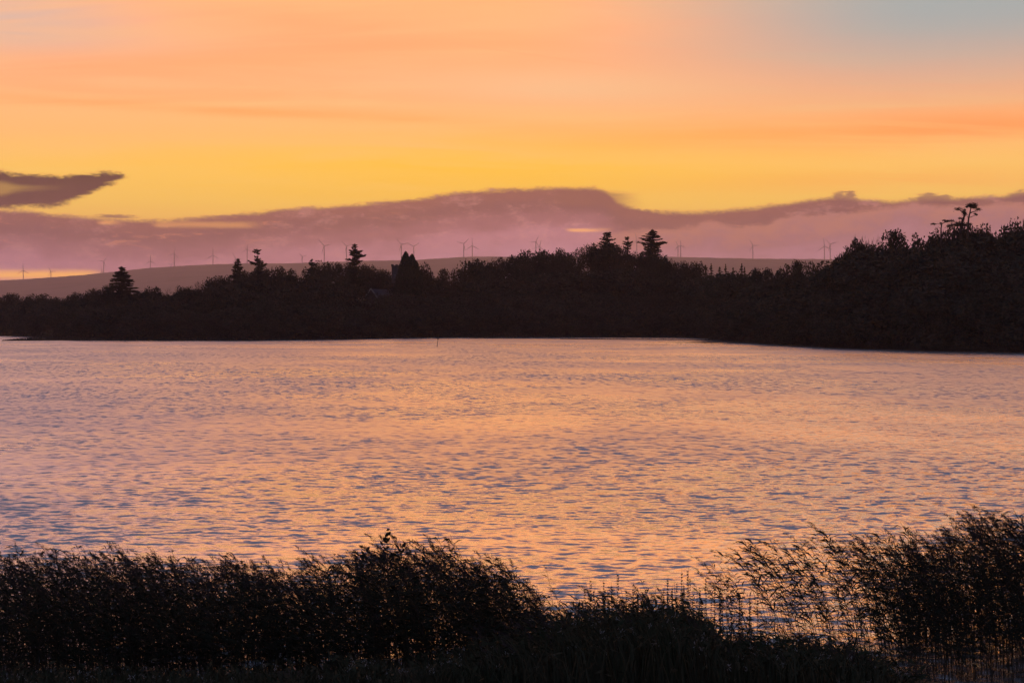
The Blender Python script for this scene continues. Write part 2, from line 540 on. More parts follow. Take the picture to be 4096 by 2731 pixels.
amp_ = (sstep(lane, 0.36, 0.64) * 0.85 + 0.4) * (1.0 - S(a2.outputs['Fac']))
nrm = S.tree.nodes.new('ShaderNodeVectorMath'); nrm.operation = 'ADD'
S.tree.links.new(vec((ax * 0.6 + cx_ * 0.12 + ex_ * 0.3 * fet) * amp_, (ay * 2.5 + cy_ * 0.4 + ey_ * 3.0 * fet) * amp_ - bias_, 0.0), nrm.inputs[0]); S.tree.links.new(geo.outputs['Normal'], nrm.inputs[1])
nz = S.tree.nodes.new('ShaderNodeVectorMath'); nz.operation = 'NORMALIZE'
S.tree.links.new(nrm.outputs[0], nz.inputs[0]); S.tree.links.new(nz.outputs[0], pb.inputs['Normal'])
at_ = S.tree.nodes.new('ShaderNodeAttribute'); at_.attribute_name = 'ripple'
S.tree.links.new(at_.outputs['Fac'], pb.inputs['Roughness'])
wme = mesh('water', np.stack([X, Y, Z], -1).reshape(-1, 3), [F], wm_, True)
atr = wme.attributes.new('ripple', 'FLOAT', 'POINT')
atr.data.foreach_set('value', rgh.astype(np.float32).ravel())
gp = to_px(X, Y)
lee = (1 - smooth01((shore_D(gp) - Y) / 26.0)) * smooth01((gp - 725) / 60)
pool = poolf(gp, Y)
for nm_, vv in (('calm', np.clip(0.45 * lee + 1.0 * pool, 0, 0.94)), ('skew', 0.07 - 0.055 * lee * (1 - pool) - 0.024 * pool)):
    a_ = wme.attributes.new(nm_, 'FLOAT', 'POINT'); a_.data.foreach_set('value', vv.astype(np.float32).ravel())
water = link('water', wme, kind='structure')
del X, Y, Z, lost, gust, calm_right, shelter, rgh
# the lake beyond the part in view, to both sides
wm2 = wm_.copy(); wm2.name = 'lake_water_open'
n_ = wm2.node_tree
for l in list(n_.links):
    if l.to_socket.name == 'Roughness': n_.links.remove(l)
n_.nodes['Principled BSDF'].inputs['Roughness'].default_value = 0.34
for sgn in (-1, 1):
    yy = np.array([24.0, 60, 150, 300, 500, rows[-1]])
    a = np.stack([sgn * (yy * 0.300 + 2.0), yy, np.zeros(6)], 1)
    b = np.stack([np.full(6, sgn * 900.0), yy, np.zeros(6)], 1)
    V = np.vstack([a, b])
    f = [(i, i + 1, i + 7, i + 6) if sgn < 0 else (i, i + 6, i + 7, i + 1) for i in range(5)]
    link('water', mesh('water', V, [f], wm2), kind='structure')
# behind the fan (inlet at the left)
V = [(-900, rows[-1], 0), (900, rows[-1], 0), (900, 1000, 0), (-900, 1000, 0)]
link('water', mesh('water', V, [[(0, 1, 2, 3)]], wm2), kind='structure')

# ------------------------------------------------------------------ far shore land and hill
hillock = interp([(-900, 4), (-200, 3), (0, 2.5), (80, 4), (140, 5), (250, 8), (350, 9), (430, 6), (480, 10), (560, 15), (600, 20), (650, 22), (690, 14), (750, 7),
                  (820, 6), (870, 11), (960, 15), (1040, 17), (1300, 15), (2200, 10)])


def land_z(px, D):
    t = D - shore_D(px)
    base = np.where(t < 0, t * 0.12, 0.35 * smooth01(t / 6) + 0.006 * np.clip(t, 0, 200))
    h = hillock(px)
    rise = h * smooth01(t / 130) * (1 - 0.45 * smooth01((t - 170) / 500))
    return base + rise + 1.2 * (vnoise(px / 19.0, D / 23.0) - 0.5) * smooth01(t / 40)


pxs = np.concatenate([np.linspace(-900, -60, 30), np.linspace(-50, 1080, 260), np.linspace(1110, 2200, 30)])
ts = np.array([-25, -12, -6, -2.5, -1, 0, 1, 2.5, 5, 9, 14, 22, 32, 45, 60, 80, 100, 125, 150, 180, 220, 280, 360, 480, 700, 1100, 1800, 3000, 4500, 6400, 8600, 11000])
PX, T = np.meshgrid(pxs, ts)
wob = (vnoise(PX / 5.0, PX * 0 + 2.5) - 0.5) * 7.0
D = shore_D(PX) + T
LZ = np.maximum(land_z(PX, D + np.where(T < 60, wob, 0)), -0.9)
LX = (PX - 512) / FPX * D
nx = len(pxs)
ii = np.arange(len(ts) - 1)[:, None] * nx + np.arange(nx - 1)[None, :]
F = np.stack([ii, ii + 1, ii + nx + 1, ii + nx], -1).reshape(-1, 4)
link('far_shore_ground', mesh('far_shore_ground', np.stack([LX, D, LZ], -1).reshape(-1, 3), [F], 'turf', True), kind='structure')

RD = 16000.0
ridge_y = interp([(-900, 288), (-300, 284), (0, 280.5), (24, 279.4), (75, 275.7), (104, 273), (128, 270.5), (150, 268), (174, 266.6), (213, 264.5), (247, 263.6),
                  (280, 263.8), (369, 261), (416, 260.4), (462, 257.4), (504, 257), (600, 256.6), (672, 257.2), (753, 259), (838, 259.7), (1024, 262), (1400, 268), (2200, 280)])


def hill_z(px, D):
    rz = CAM_H + (HOR - ridge_y(px)) / FPX * RD
    up = smooth01((D - 10000) / (RD - 10000))
    z = 8 + (rz - 8) * up
    z = np.where(D > RD, rz - 0.10 * (D - RD) * smooth01((D - RD) / 40) , z)
    return np.maximum(z, 8.0)


hp = np.linspace(-900, 2200, 900)
hd_ = RD + np.array([-6000, -5200, -4600, -4000, -3400, -2800, -2200, -1600, -1000, -600, -300, -120, -40, 0, 40, 100, 300, 700, 1400, 2400, 3400])
PX, D = np.meshgrid(hp, hd_)
HZ = hill_z(PX, D) + (vnoise(PX / 2.2, D / 60) - 0.5) * np.where(np.abs(D - RD) < 50, 6.0, 3.0) + (vnoise(PX / 12., D / 200) - .5) * 4
nx = len(hp)
ii = np.arange(len(hd_) - 1)[:, None] * nx + np.arange(nx - 1)[None, :]
F = np.stack([ii, ii + 1, ii + nx + 1, ii + nx], -1).reshape(-1, 4)
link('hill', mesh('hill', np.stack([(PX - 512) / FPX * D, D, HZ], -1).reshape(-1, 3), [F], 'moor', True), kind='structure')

# ------------------------------------------------------------------ near bank
near_shore = interp([(-40, 33), (-11, 33.5), (-4, 34.5), (0.5, 36), (2.2, 38.0), (3.4, 37.6), (4.5, 36), (6.2, 34.6), (7.5, 33.0), (9, 30.5), (12, 29), (40, 28)])


def bank_z(x, y):
    t = near_shore(x) - y
    z = np.where(t < 0, t * 0.25, 0.75 * smooth01(t / 3.0) + 0.10 * np.clip(t, 0, 60) + 1.1 * smooth01((t - 12) / 16))
    bump = 0.15 * np.exp(-((x - 2.5) / 1.5) ** 2 - ((y - 34.2) / 2.2) ** 2)
    return z + bump + 0.25 * (vnoise(x * 0.8 + 5, y * 0.8) - 0.5) * smooth01(t / 2)


bx = np.concatenate([np.linspace(-200, -16, 14), np.linspace(-15, 15, 90), np.linspace(16, 200, 14)])
by = np.concatenate([np.linspace(-120, 16, 12), np.linspace(18, 42, 70)])
BX, BY = np.meshgrid(bx, by)
BZ = np.clip(bank_z(BX, BY), -0.9, 5.4)
nx = len(bx)
ii = np.arange(len(by) - 1)[:, None] * nx + np.arange(nx - 1)[None, :]
F = np.stack([ii, ii + 1, ii + nx + 1, ii + nx], -1).reshape(-1, 4)
link('bank', mesh('bank', np.stack([BX, BY, BZ], -1).reshape(-1, 3), [F], 'soil', True), kind='structure')

# ------------------------------------------------------------------ wind turbines
def zoom1(x, y, off, k=1024 / 2113 / 4): return off + x * k, 160 + y * k


# hub and one blade tip (pixels of enlarged quarters of the photograph), quarter offset, far?
TUR = [(192, 908, 190, 848, 0), (420, 917, 397, 876, 0), (856, 832, 887, 793, 0), (842, 920, 835, 876, 0, 1), (1242, 832, 1240, 776, 0), (1412, 860, 1378, 847, 0, 1),
       (1438, 770, 1450, 716, 0), (1758, 783, 1757, 724, 0), (1946, 812, 1920, 766, 0), (2040, 732, 2039, 684, 0), (382, 795, 350, 762, 256, 1), (563, 706, 515, 655, 256),
       (748, 708, 702, 666, 256), (1200, 694, 1154, 644, 256), (1302, 710, 1352, 675, 256), (1715, 688, 1760, 645, 256), (1785, 704, 1782, 636, 256),
       (197, 672, 222, 619, 512), (228, 712, 240, 648, 512), (1030, 660, 1015, 598, 512), (1370, 705, 1348, 658, 512), (1393, 703, 1390, 655, 512), (1988, 702, 1957, 650, 512),
       (437, 665, 430, 600, 768), (482, 648, 440, 608, 768)]
TLAB = {0: 'hazy wind turbine lowest on the hill, one blade straight up', 1: 'hazy wind turbine with a blade tilted level, beside the lowest one',
        2: 'wind turbine rising over the fat spruce and the yellow gap in cloud', 3: 'small far turbine half sunk behind the ridge by a taller one',
        5: 'small far turbine peeping over the ridge beside a full-size one', 10: 'small faint turbine beside the little layered cedar',
        8: 'turbine mostly hidden behind a pointed spruce, blade showing', 12: 'wind turbine half hidden by the big jagged fir', 13: 'wind turbine over the church tower with a level blade',
        14: 'wind turbine over the double-pointed yew, blades in a Y', 19: 'wind turbine between two tall firs on the wooded hillock', 22: 'lone faint wind turbine beyond the low row of spruces'}


def blade_mesh():
    b = MB()
    n = 9
    V = []
    for i in range(n):
        t = i / (n - 1)
        ch = 0.050 if t < 0.05 else 0.088 * (1 - t) ** 0.75 + 0.018
        th = 0.04 * (1 - t) + 0.006
        tw = 0.5 * (1 - t)
        for a, c in ((-0.35 * ch, 0), (0, th / 2), (0.65 * ch, 0), (0, -th / 2)):
            V.append((a * math.cos(tw) - c * math.sin(tw), a * math.sin(tw) + c * math.cos(tw), t))
    F = []
    for i in range(n - 1):
        for j in range(4):
            F.append((i * 4 + j, i * 4 + (j + 1) % 4, (i + 1) * 4 + (j + 1) % 4, (i + 1) * 4 + j))
    b.add(V, None, F + [(3, 2, 1, 0), (n * 4 - 4, n * 4 - 3, n * 4 - 2, n * 4 - 1)])
    return b.mesh('blade', 'steel', True)


blade_me = blade_mesh()
b = MB(); b.tube([(0, 0, 0), (0, 0, 0.5), (0, 0, 1)], [4.4, 3.7, 2.9], 12); tower_me = b.mesh('tower', 'steel', True)
b = MB(); b.tube([(0, -2.6, 0), (0, -2, 0), (0, 4, 0), (0, 7, 0.2), (0, 8, 0.3)], [1.2, 1.9, 2.1, 1.7, 0.9], 10); nac_me = b.mesh('nacelle', 'steel', True)
b = MB(); b.tube([(0, -5.4, 0), (0, -4.8, 0), (0, -3.6, 0), (0, -2.4, 0)], [0.3, 1.2, 1.7, 1.6], 10); hub_me = b.mesh('hub', 'steel', True)
for i, t in enumerate(TUR):
    k = 1024 / 1982 / 4 if t[4] == 768 else 1024 / 2113 / 4
    hx, hy = zoom1(t[0], t[1], t[4], k); tx, ty = zoom1(t[2], t[3], t[4], k)
    far = len(t) > 5
    Dt = RD + 60
    vis = (ridge_y(hx) - hy) / FPX * RD
    Dt = RD + (2600 if far else max(60, (132 - vis) / 0.10))
    hp_ = at(hx, hy, Dt)
    bz = float(hill_z(hx, Dt)) - 3
    L = math.hypot(tx - hx, ty - hy) / FPX * Dt
    ang = math.atan2(tx - hx, hy - ty)
    o = thing('wind_turbine', TLAB.get(i, 'hazy three-bladed wind turbine standing clear on the distant ridge'), 'wind turbine', (hp_[0], hp_[1], bz),
              random.uniform(-0.25, 0.25), (1, 1, 1), 'wind turbines along the hill')
    hgt = hp_[2] - bz
    tw = link('tower', tower_me, o); tw.scale = (1, 1, hgt + 1.0)
    nc = link('nacelle', nac_me, o); nc.location = (0, 0, hgt)
    hb = link('hub', hub_me, o); hb.location = (0, 0, hgt)
    for j in range(3):
        bl = link('blade', blade_me, o); bl.location = (0, -3.6, hgt); bl.scale = (L, L, L)
        bl.rotation_euler = (0, ang + j * 2 * math.pi / 3, 0)

# ------------------------------------------------------------------ church among the trees
CH_D = 672.0
def part_mesh(fn, name, mat, parent, label=None):
    b = MB(); fn(b)
    o = link(name, b.mesh(name, mat), parent)
    if label: o['label'] = label
    return o


cp = at(397.5, 300, CH_D); gz = float(land_z(397.5, CH_D)) - 0.2
church = thing('church', 'small stone church with square flat-topped tower and slate roof among the trees', 'church', (cp[0], CH_D, gz))
ttop = at(397, 265, CH_D)[2] - gz
part_mesh(lambda b: b.box((0.6, 0, ttop / 2 - 0.3), (5.0, 5.0, ttop - 0.6)), 'tower', 'stone', church)
def parapet(b):
    for sx, sy, lx, ly in ((0, -2.4, 5.2, .35), (0, 2.4, 5.2, .35), (-2.4, 0, .35, 4.45), (2.4, 0, .35, 4.45)):
        b.box((0.6 + sx, sy, ttop - 0.35), (lx, ly, 0.5))
par = part_mesh(parapet, 'parapet', 'stone', church)
for a in (-2.35, -0.8, 0.8, 2.35):
    for sx, sy in ((a, -2.4), (a, 2.4)):
        part_mesh(lambda b: b.box((0.6 + sx, sy, ttop + 0.1), (0.75, .36, 0.42)), 'merlon', 'stone', par)
wo = part_mesh(lambda b: b.box((-0.4, -2.56, ttop - 4.6), (1.5, .12, 2.6)), 'belfry_opening', 'glass', church)
for k in range(6):
    part_mesh(lambda b: b.box((-0.4, -2.66, ttop - 5.7 + k * 0.44), (1.4, .14, 0.16)), 'louvre', 'coping', wo)
# nave: ridge runs away to the right, pale coped gable towards the lake
ga = at(371, 289, CH_D - 14)
nx0, ny0 = ga[0] - cp[0], -14.0
apex = ga[2] - gz
eave = apex - 5.6
hw = 4.6
dirn = np.array([0.45, 0.89, 0]); sid = np.array([0.89, -0.45, 0])
g0 = np.array([nx0, ny0, 0.0]); Ln = 13.5
def nave(b):
    P = [g0 - sid * hw, g0 + sid * hw, g0 + dirn * Ln + sid * hw, g0 + dirn * Ln - sid * hw]
    V = [p + np.array([0, 0, z]) for z in (0, eave) for p in P] + [g0 + np.array([0, 0, apex - .1]), g0 + dirn * Ln + np.array([0, 0, apex - .1])]
    b.add(V, [(4, 5, 8), (6, 7, 9)], [(0, 1, 5, 4), (1, 2, 6, 5), (2, 3, 7, 6), (3, 0, 4, 7)])
part_mesh(nave, 'wall', 'stone', church)
def slope(sg):
    def f(b):
        e = sid * sg * (hw + 0.35)
        lo = eave - 0.35
        A = [g0 + e + [0, 0, lo], g0 + dirn * Ln + e + [0, 0, lo], g0 + dirn * Ln + [0, 0, apex], g0 + [0, 0, apex]]
        V = [np.array(p) for p in A] + [np.array(p) + [0, 0, 0.18] for p in A]
        b.add(V, None, [(0, 1, 2, 3), (4, 7, 6, 5), (0, 4, 5, 1), (1, 5, 6, 2), (2, 6, 7, 3), (3, 7, 4, 0)])
    return f
for sg in (-1, 1): part_mesh(slope(sg), 'roof', 'slate', church)
for sg in (-1, 1):
    def cop(b):
        p0 = g0 - dirn * 0.12 + sid * sg * (hw + 0.4) + np.array([0, 0, eave - 0.25]); p1 = g0 - dirn * 0.12 + np.array([0, 0, apex + 0.3])
        b.tube([p0, (p0 + p1) / 2, p1], 0.24, 4)
    part_mesh(cop, 'gable_coping', 'coping', church)
part_mesh(lambda b: b.box(g0 - dirn * 0.06 + np.array([0, 0, eave * 0.62]), (1.2, 0.12, 2.6), math.atan2(-0.45, 0.89)), 'window', 'glass', church)

# ------------------------------------------------------------------ trees
def limbs(b, r, h, r0, n, spread, z0=0.35, bend=0.03):
    pts = [np.array([0, 0, -0.03])]
    for i in range(1, 7):
        pts.append(np.array([r.normal(0, bend) * h, r.normal(0, bend) * h, h * i / 6]))
    b.tube(pts, np.linspace(r0, r0 * 0.3, 7), 6)
    for i in range(n):
        z = h * (z0 + (0.95 - z0) * (i + r.random()) / n)
        a = r.random() * 2 * math.pi
        d = np.array([math.cos(a), math.sin(a), r.uniform(0.3, 1.0)])
        p0 = np.array([0, 0, z])
        L = spread * r.uniform(0.6, 1.0)
        p1 = p0 + d * L * 0.5 + r.normal(0, .02, 3); p2 = p0 + d * L * np.array([1, 1, 0.8]) + r.normal(0, .03, 3)
        b.tube([p0, p1, p2], [r0 * 0.42, r0 * 0.28, r0 * 0.1], 4)


def broadleaf(seed, nblob=26, ncard=3000, openness=0.0, zc=0.63, rz=0.37, card=0.024, twig=False):
    """crown of unit height and unit width"""
    r = np.random.default_rng(seed)
    c = []
    R = []
    for i in range(nblob):
        d = r.normal(size=3); d /= np.linalg.norm(d)
        d[2] = d[2] if d[2] > -0.75 else -d[2]
        d[2] = math.copysign(abs(d[2]) ** 0.75, d[2])
        f = r.uniform(0.50, 0.80) if i > nblob * 0.15 else r.uniform(0, 0.4)
        c.append(np.array([d[0] * 0.5 * f, d[1] * 0.5 * f, zc + d[2] * rz * f])); R.append(r.uniform(0.10, 0.185) * (1 - 0.45 * openness))
    c = np.array(c); R = np.array(R)
    pk = r.choice(nblob, ncard, p=R ** 2 / (R ** 2).sum())
    d = r.normal(size=(ncard, 3)); d /= np.linalg.norm(d, axis=1)[:, None]
    rad = R[pk] * r.uniform(0.35, 1.08, ncard) ** 0.6
    C = c[pk] + d * rad[:, None]
    C[:, 2] *= 0.985 / np.percentile(C[:, 2], 99.4)
    C[:, :2] *= 0.49 / np.percentile(np.hypot(C[:, 0], C[:, 1]), 98)
    C[:, 2] = np.clip(C[:, 2], 0.05, 1.02)
    b = MB()
    if twig:
        up = d * 0.6 + np.array([0, 0, 0.8])
        b.cards(C, r.uniform(0.02, 0.045, ncard), 0.0035, up, r)
    else:
        b.cards(C, r.uniform(0.7, 1.4, ncard) * card, r.uniform(0.6, 1.0, ncard) * card * 0.7, None, r)
    t = MB(); limbs(t, r, 0.8 if openness else 0.62, 0.030, 9, 0.42)
    return t.mesh('trunk', 'bark', True), b.mesh('crown', 'leaf')


def conifer(seed, prof, nwh=26, per=7, gap=0.25, droop=-0.12, upturn=0.12, z0=0.12, card=0.027, jit=0.3, dens=1.0):
    """unit height; prof(t) half width at relative height t (in units of height)"""
    r = np.random.default_rng(seed)
    t = MB(); b = MB()
    lean = r.normal(0, 0.01, 2)
    axis = lambda z: np.array([lean[0] * z + 0.006 * math.sin(5 * z + seed), lean[1] * z, z])
    t.tube([axis(z) for z in np.linspace(-0.03, 0.99, 8)], np.linspace(0.020, 0.002, 8), 6)
    for i in range(nwh):
        zb = z0 + (1 - z0) * (i + r.random() * 0.6) / nwh
        for j in range(per):
            z = min(0.985, zb + r.normal(0, 0.5) / nwh)
            if r.random() < gap: continue
            a = 2 * math.pi * (j + r.random()) / per
            L = prof(z) * r.uniform(1 - jit, 1 + jit * 0.45)
            if L < 0.008: L = 0.012
            d = np.array([math.cos(a), math.sin(a), 0])
            n = max(3, int(L / 0.011 * dens))
            s_ = np.linspace(0.06, 1, n)
            bend = droop * s_ + upturn * s_ ** 2.2
            P = axis(z) + d[None] * (L * s_)[:, None] + np.stack([0 * s_, 0 * s_, L * bend], 1)
            if L > 0.03: t.tube([axis(z), P[n // 2], P[-1]], [0.004, 0.003, 0.001], 3, False)
            for q_ in range(3):
                w = 0.30 * L * (1 - s_ * 0.75) * r.uniform(-1, 1, n)
                Cc = P + np.stack([-d[1] * w, d[0] * w, r.normal(0, 0.004, n) - 0.003], 1)
                lg = d[None] * 1.0 + r.normal(0, 0.45, (n, 3)) * np.array([1, 1, 0.55])
                b.cards(Cc, card * r.uniform(0.6, 1.2, n), card * 0.30 * r.uniform(0.7, 1.2, n), lg, r)
    nt_ = 26
    zt = r.uniform(0.93, 1.0, nt_)
    b.cards(np.array([axis(z) for z in zt]) + r.normal(0, 0.004, (nt_, 3)), 0.013, 0.004, r.normal(0, .4, (nt_, 3)) + np.array([0, 0, 1.0]), r)
    return t.mesh('trunk', 'bark', True), b.mesh('crown', 'needle')


cone = lambda w, p=0.85: (lambda z: w * (1 - z) ** p)
KIND = {}
for k in range(7): KIND['round', k] = broadleaf(100 + k, 30 + 2 * k, 4200)
for k in range(3): KIND['open', k] = broadleaf(140 + k, 24, 2600, 0.65, 0.62, 0.36, 0.021)
for k in range(2): KIND['twiggy', k] = broadleaf(160 + k, 16, 1500, 0.3, 0.6, 0.4, twig=True)
for k in range(3): KIND['bush', k] = broadleaf(180 + k, 20, 2600, 0, 0.45, 0.5, 0.03)
KIND['spruce', 0] = conifer(201, cone(0.36, 0.72), 34, 9, 0.12, -0.10, 0.10, 0.05)
KIND['spruce', 1] = conifer(202, cone(0.30, 0.75), 34, 9, 0.15, -0.08, 0.16, 0.08)
KIND['fir', 0] = conifer(211, lambda z: 0.31 * min(1.0, (1.04 - z) ** 0.62) * (0.72 + 0.28 * math.sin(z * 17)), 30, 8, 0.30, -0.02, 0.20, 0.10, jit=0.45)
KIND['fir', 1] = conifer(212, lambda z: 0.24 * ((1.0 - z) / 0.28 if z > 0.72 else (0.34 + 2.6 * abs(z - 0.60) if z > 0.48 else 0.95)), 30, 8, 0.28, -0.05, 0.16, 0.06, jit=0.4)
KIND['fir', 2] = conifer(213, lambda z: 0.30 * ((1.02 - z) ** 0.8) * (0.8 + 0.35 * math.sin(z * 13 + 2)), 24, 6, 0.38, 0.10, 0.26, 0.10, jit=0.5)
KIND['fir', 3] = conifer(214, lambda z: 0.34 * min(1, (1.06 - z) ** 0.5) * (0.75 + 0.25 * math.sin(z * 11)), 26, 9, 0.2, 0.06, 0.18, 0.1, jit=0.35)
KIND['cedar', 0] = conifer(221, lambda z: 0.42 * (1.0 - z) ** 0.55 * (0.55 + 0.45 * (math.sin(z * 42) > -0.2)), 20, 8, 0.25, 0.04, 0.05, 0.25, jit=0.3)
KIND['cedar', 1] = conifer(222, lambda z: 0.36 * min(1.0, (1.1 - z) ** 0.6) * (0.4 + 0.6 * (math.sin(z * 33) > 0.0)), 20, 6, 0.42, 0.02, 0.14, 0.3, jit=0.5, dens=0.8)
KIND['thin', 0] = conifer(231, cone(0.20, 0.8), 20, 7, 0.2, -0.1, 0.1, 0.1, card=0.026)
KIND['thin', 1] = conifer(232, cone(0.26, 0.9), 18, 7, 0.25, -0.1, 0.1, 0.1, card=0.026)
def yew_mesh():
    r = np.random.default_rng(241)
    b = MB(); t = MB()
    for cx, top, w in ((-0.06, 1.0, 0.36), (0.055, 0.968, 0.36)):
        n = 4200
        z = r.random(n) ** 0.8
        rad = w * np.clip(1 - z, 0, 1) ** 0.62 * np.minimum(1, (z + 0.25) * 1.4)
        a = r.random(n) * 2 * math.pi
        f = r.uniform(0.55, 1.0, n) + 0.16 * np.sin(a * 5 + z * 31) * np.sin(z * 23 + a * 2) + r.normal(0, .05, n)
        C = np.stack([cx + rad * f * np.cos(a), rad * f * np.sin(a), 0.04 + z * (top - 0.04)], 1)
        b.cards(C, 0.02, 0.009, r.normal(0, .5, (n, 3)) + np.array([0, 0, 1.0]), r)
        t.tube([(cx * 0.6, 0, -0.03), (cx, 0, 0.4), (cx, 0, 0.85 * top)], [0.03, 0.02, 0.004], 6)
    return t.mesh('trunk', 'bark', True), b.mesh('crown', 'needle')
KIND['yew', 0] = yew_mesh()


def tree(kind, px, top, hw, t, label, group=None, name=None, cat='tree', unitw=1.0, D=None, minh=None):
    Dd = D if D else float(shore_D(px)) + t
    gz_ = float(land_z(px, Dd)) - 0.1
    p = at(px, top, Dd)
    h = p[2] - gz_
    w = 2 * hw / FPX * Dd / unitw * (1.85 if unitw < 1 else 1.0)
    if unitw == 1.0: w = max(w * 1.4, 0.50 * h)
    tm, cm = KIND[kind]
    return thing(name or {'round': 'broadleaf_tree', 'open': 'broadleaf_tree', 'twiggy': 'twiggy_tree', 'bush': 'shrub', 'spruce': 'spruce_tree', 'fir': 'fir_tree', 'cedar': 'cedar_tree', 'thin': 'spruce_tree',
                 'yew': 'yew_tree'}[kind[0]], label, cat, (p[0], Dd, gz_), random.uniform(0, 6.28) if kind[0] != 'yew' else 0.0, (w, w, h), group, (('trunk', tm), ('crown', cm)))


def wood_of(px):
    if px < 445: return 'dark rounded broadleaf tree in the low wood around the church', 'broadleaf trees of the low wood'
    if px < 735: return 'dark rounded broadleaf tree on the hillock under the tall firs', 'broadleaf trees of the hillock'
    return 'dark rounded broadleaf tree on the headland whose shore juts into the lake', 'broadleaf trees of the headland'


# distinctive trees of the skyline: kind, px, top, half width (crown), metres behind the shore, label
SP = [(('spruce', 0), 121, 266, 14.5, 45, 'fat cone-shaped spruce standing alone above the low shore wood', 'w', 0.60),
      (('spruce', 1), 237, 258, 10, 60, 'pointed dark spruce beside a ragged cedar, above the low wood', 'w', 0.60),
      (('cedar', 1), 258, 249, 9.5, 66, 'ragged open-crowned cedar next to a pointed spruce', 'w', 0.72),
      (('cedar', 0), 312, 258.5, 6.5, 70, 'little flat-layered cedar poking out of the wood', 'w', 0.70),
      (('fir', 0), 355, 243.5, 13, 64, 'big jagged fir with upswept branches, tallest near the church', 'w', 0.62),
      (('yew', 0), 409, 252, 14, 34, 'dense yew with twin points right against the church tower', 'w', 0.95),
      (('fir', 3), 608, 232, 11.5, 88, 'broad blunt-topped fir on the crest of the hillock', 'w', 0.68),
      (('fir', 2), 628, 236, 10, 92, 'thin open fir with bare upswept branches on the hillock crest', 'w', 0.62),
      (('fir', 1), 652, 229, 11, 84, 'tall pagoda-shaped fir with a pinched waist on the hillock crest', 'w', 0.48),
      (('twiggy', 0), 172, 286, 8, 40, 'thin twiggy tree past the fat spruce in the low wood', 'w', 1),
      (('twiggy', 1), 199, 282, 8, 45, 'bare twiggy tree where the low wood starts to rise', 'w', 1),
      (('twiggy', 0), 298, 271, 9, 60, 'fuzzy twiggy tree next to the little layered cedar', 'w', 1),
      (('open', 0), 450, 268.5, 7, 36, 'small see-through tree in the dip before the hillock', 'w', 1),
      (('open', 1), 340, 263, 9, 60, 'broadleaf tree with sky gaps beside the big jagged fir', 'w', 1),
      (('open', 2), 583, 247, 8, 84, 'small open-topped tree on the shoulder of the hillock', 'w', 1),
      (('open', 1), 772, 268, 7, 60, 'low gappy tree in the dip beyond the hillock', 'w', 1),
      (('open', 0), 793, 260.5, 12, 46, 'spreading tree with sky showing under its crown, in the dip', 'w', 1),
      (('open', 2), 812, 262, 11, 44, 'spreading tree leaning to the headland, its neighbour gappy too', 'w', 1),
      (('twiggy', 1), 830, 272.5, 9, 30, 'pale twiggy scrub at the foot of the headland trees', 'w', 1),
      (('open', 1), 854, 240, 10, 34, 'airy tall tree at the front shoulder of the headland', 'w', 1),
      (('twiggy', 1), 856, 238, 9, 35, 'twiggy upright tree at the front shoulder of the headland', 'w', 1),
      (('twiggy', 0), 871, 239.5, 8, 36, 'feathery tree with spiky tips on the headland shoulder', 'w', 1),
      (('open', 0), 902, 229.5, 17.5, 40, 'wide flat-topped oak with sky holes on the headland', 'w', 1),
      ]
for kd, px, top, hw_, t, lab, _, uw in SP:
    tree(kd, px, top, hw_, t, lab, unitw=uw)
for i, (px, top) in enumerate(((706, 265), (711, 263), (719, 266.5), (725.5, 263.5), (734, 267), (741.5, 263), (744.5, 266.5), (754, 269.5))):
    tree(('thin', i % 2), px, top, 3.4 + (i % 3) * 0.6, 95 + 6 * (i % 4), 'thin distant spruce in the spiky row behind the hillock', 'spiky row of distant spruces', unitw=0.45, D=700 + 8 * (i % 4))
SKY = [(14, 293.5, 13), (-8, 296, 12), (40, 294, 12), (55, 297, 7), (68, 295.5, 8), (79, 292.5, 8), (92, 289, 10), (106, 286, 9), (140, 291, 8), (154, 287, 9), (184, 286.5, 9), (213, 277, 11),
       (226, 276, 9), (246, 271, 10), (262, 266, 9), (275, 267.5, 9), (288, 269.5, 9), (312, 268, 9), (325, 262, 10), (352, 263, 10), (366, 264.5, 9), (376, 268, 9), (387, 270, 8), (418, 263.5, 9.5),
       (425, 270, 8), (436, 277, 8), (464, 269, 10), (480, 260, 17), (498, 258.5, 12), (516, 256, 12), (531, 250.5, 14), (546, 251, 12), (557, 249.5, 7), (570, 253, 9), (595, 244, 9), (606, 243, 11),
       (620, 246, 10), (640, 252, 9), (652, 249, 9), (664, 255.5, 10), (673, 262, 8), (685, 262, 9), (696, 262.5, 8), (759, 269, 9), (782, 272, 10), (844, 256, 9), (858, 246, 10), (870, 245, 9), (884, 247, 14),
       (905, 246, 16), (930, 237, 16), (946, 230, 14), (962, 226, 15), (977, 226, 15), (988, 231, 10), (1003, 236, 11), (1024, 219, 21), (1046, 214, 20)]
for i, (px, top, hw_) in enumerate(SKY):
    l, g = wood_of(px)
    tt = {0: 40, 1: 70, 2: 40}[0 if px < 445 else 1 if px < 735 else 2] + random.uniform(-6, 10)
    if 445 <= px < 735 and top > 254: tt = 52
    if 344 < px < 400: tt = 98
    tree(('round', i % 7), px, top, hw_ * 1.06, tt, l, g)
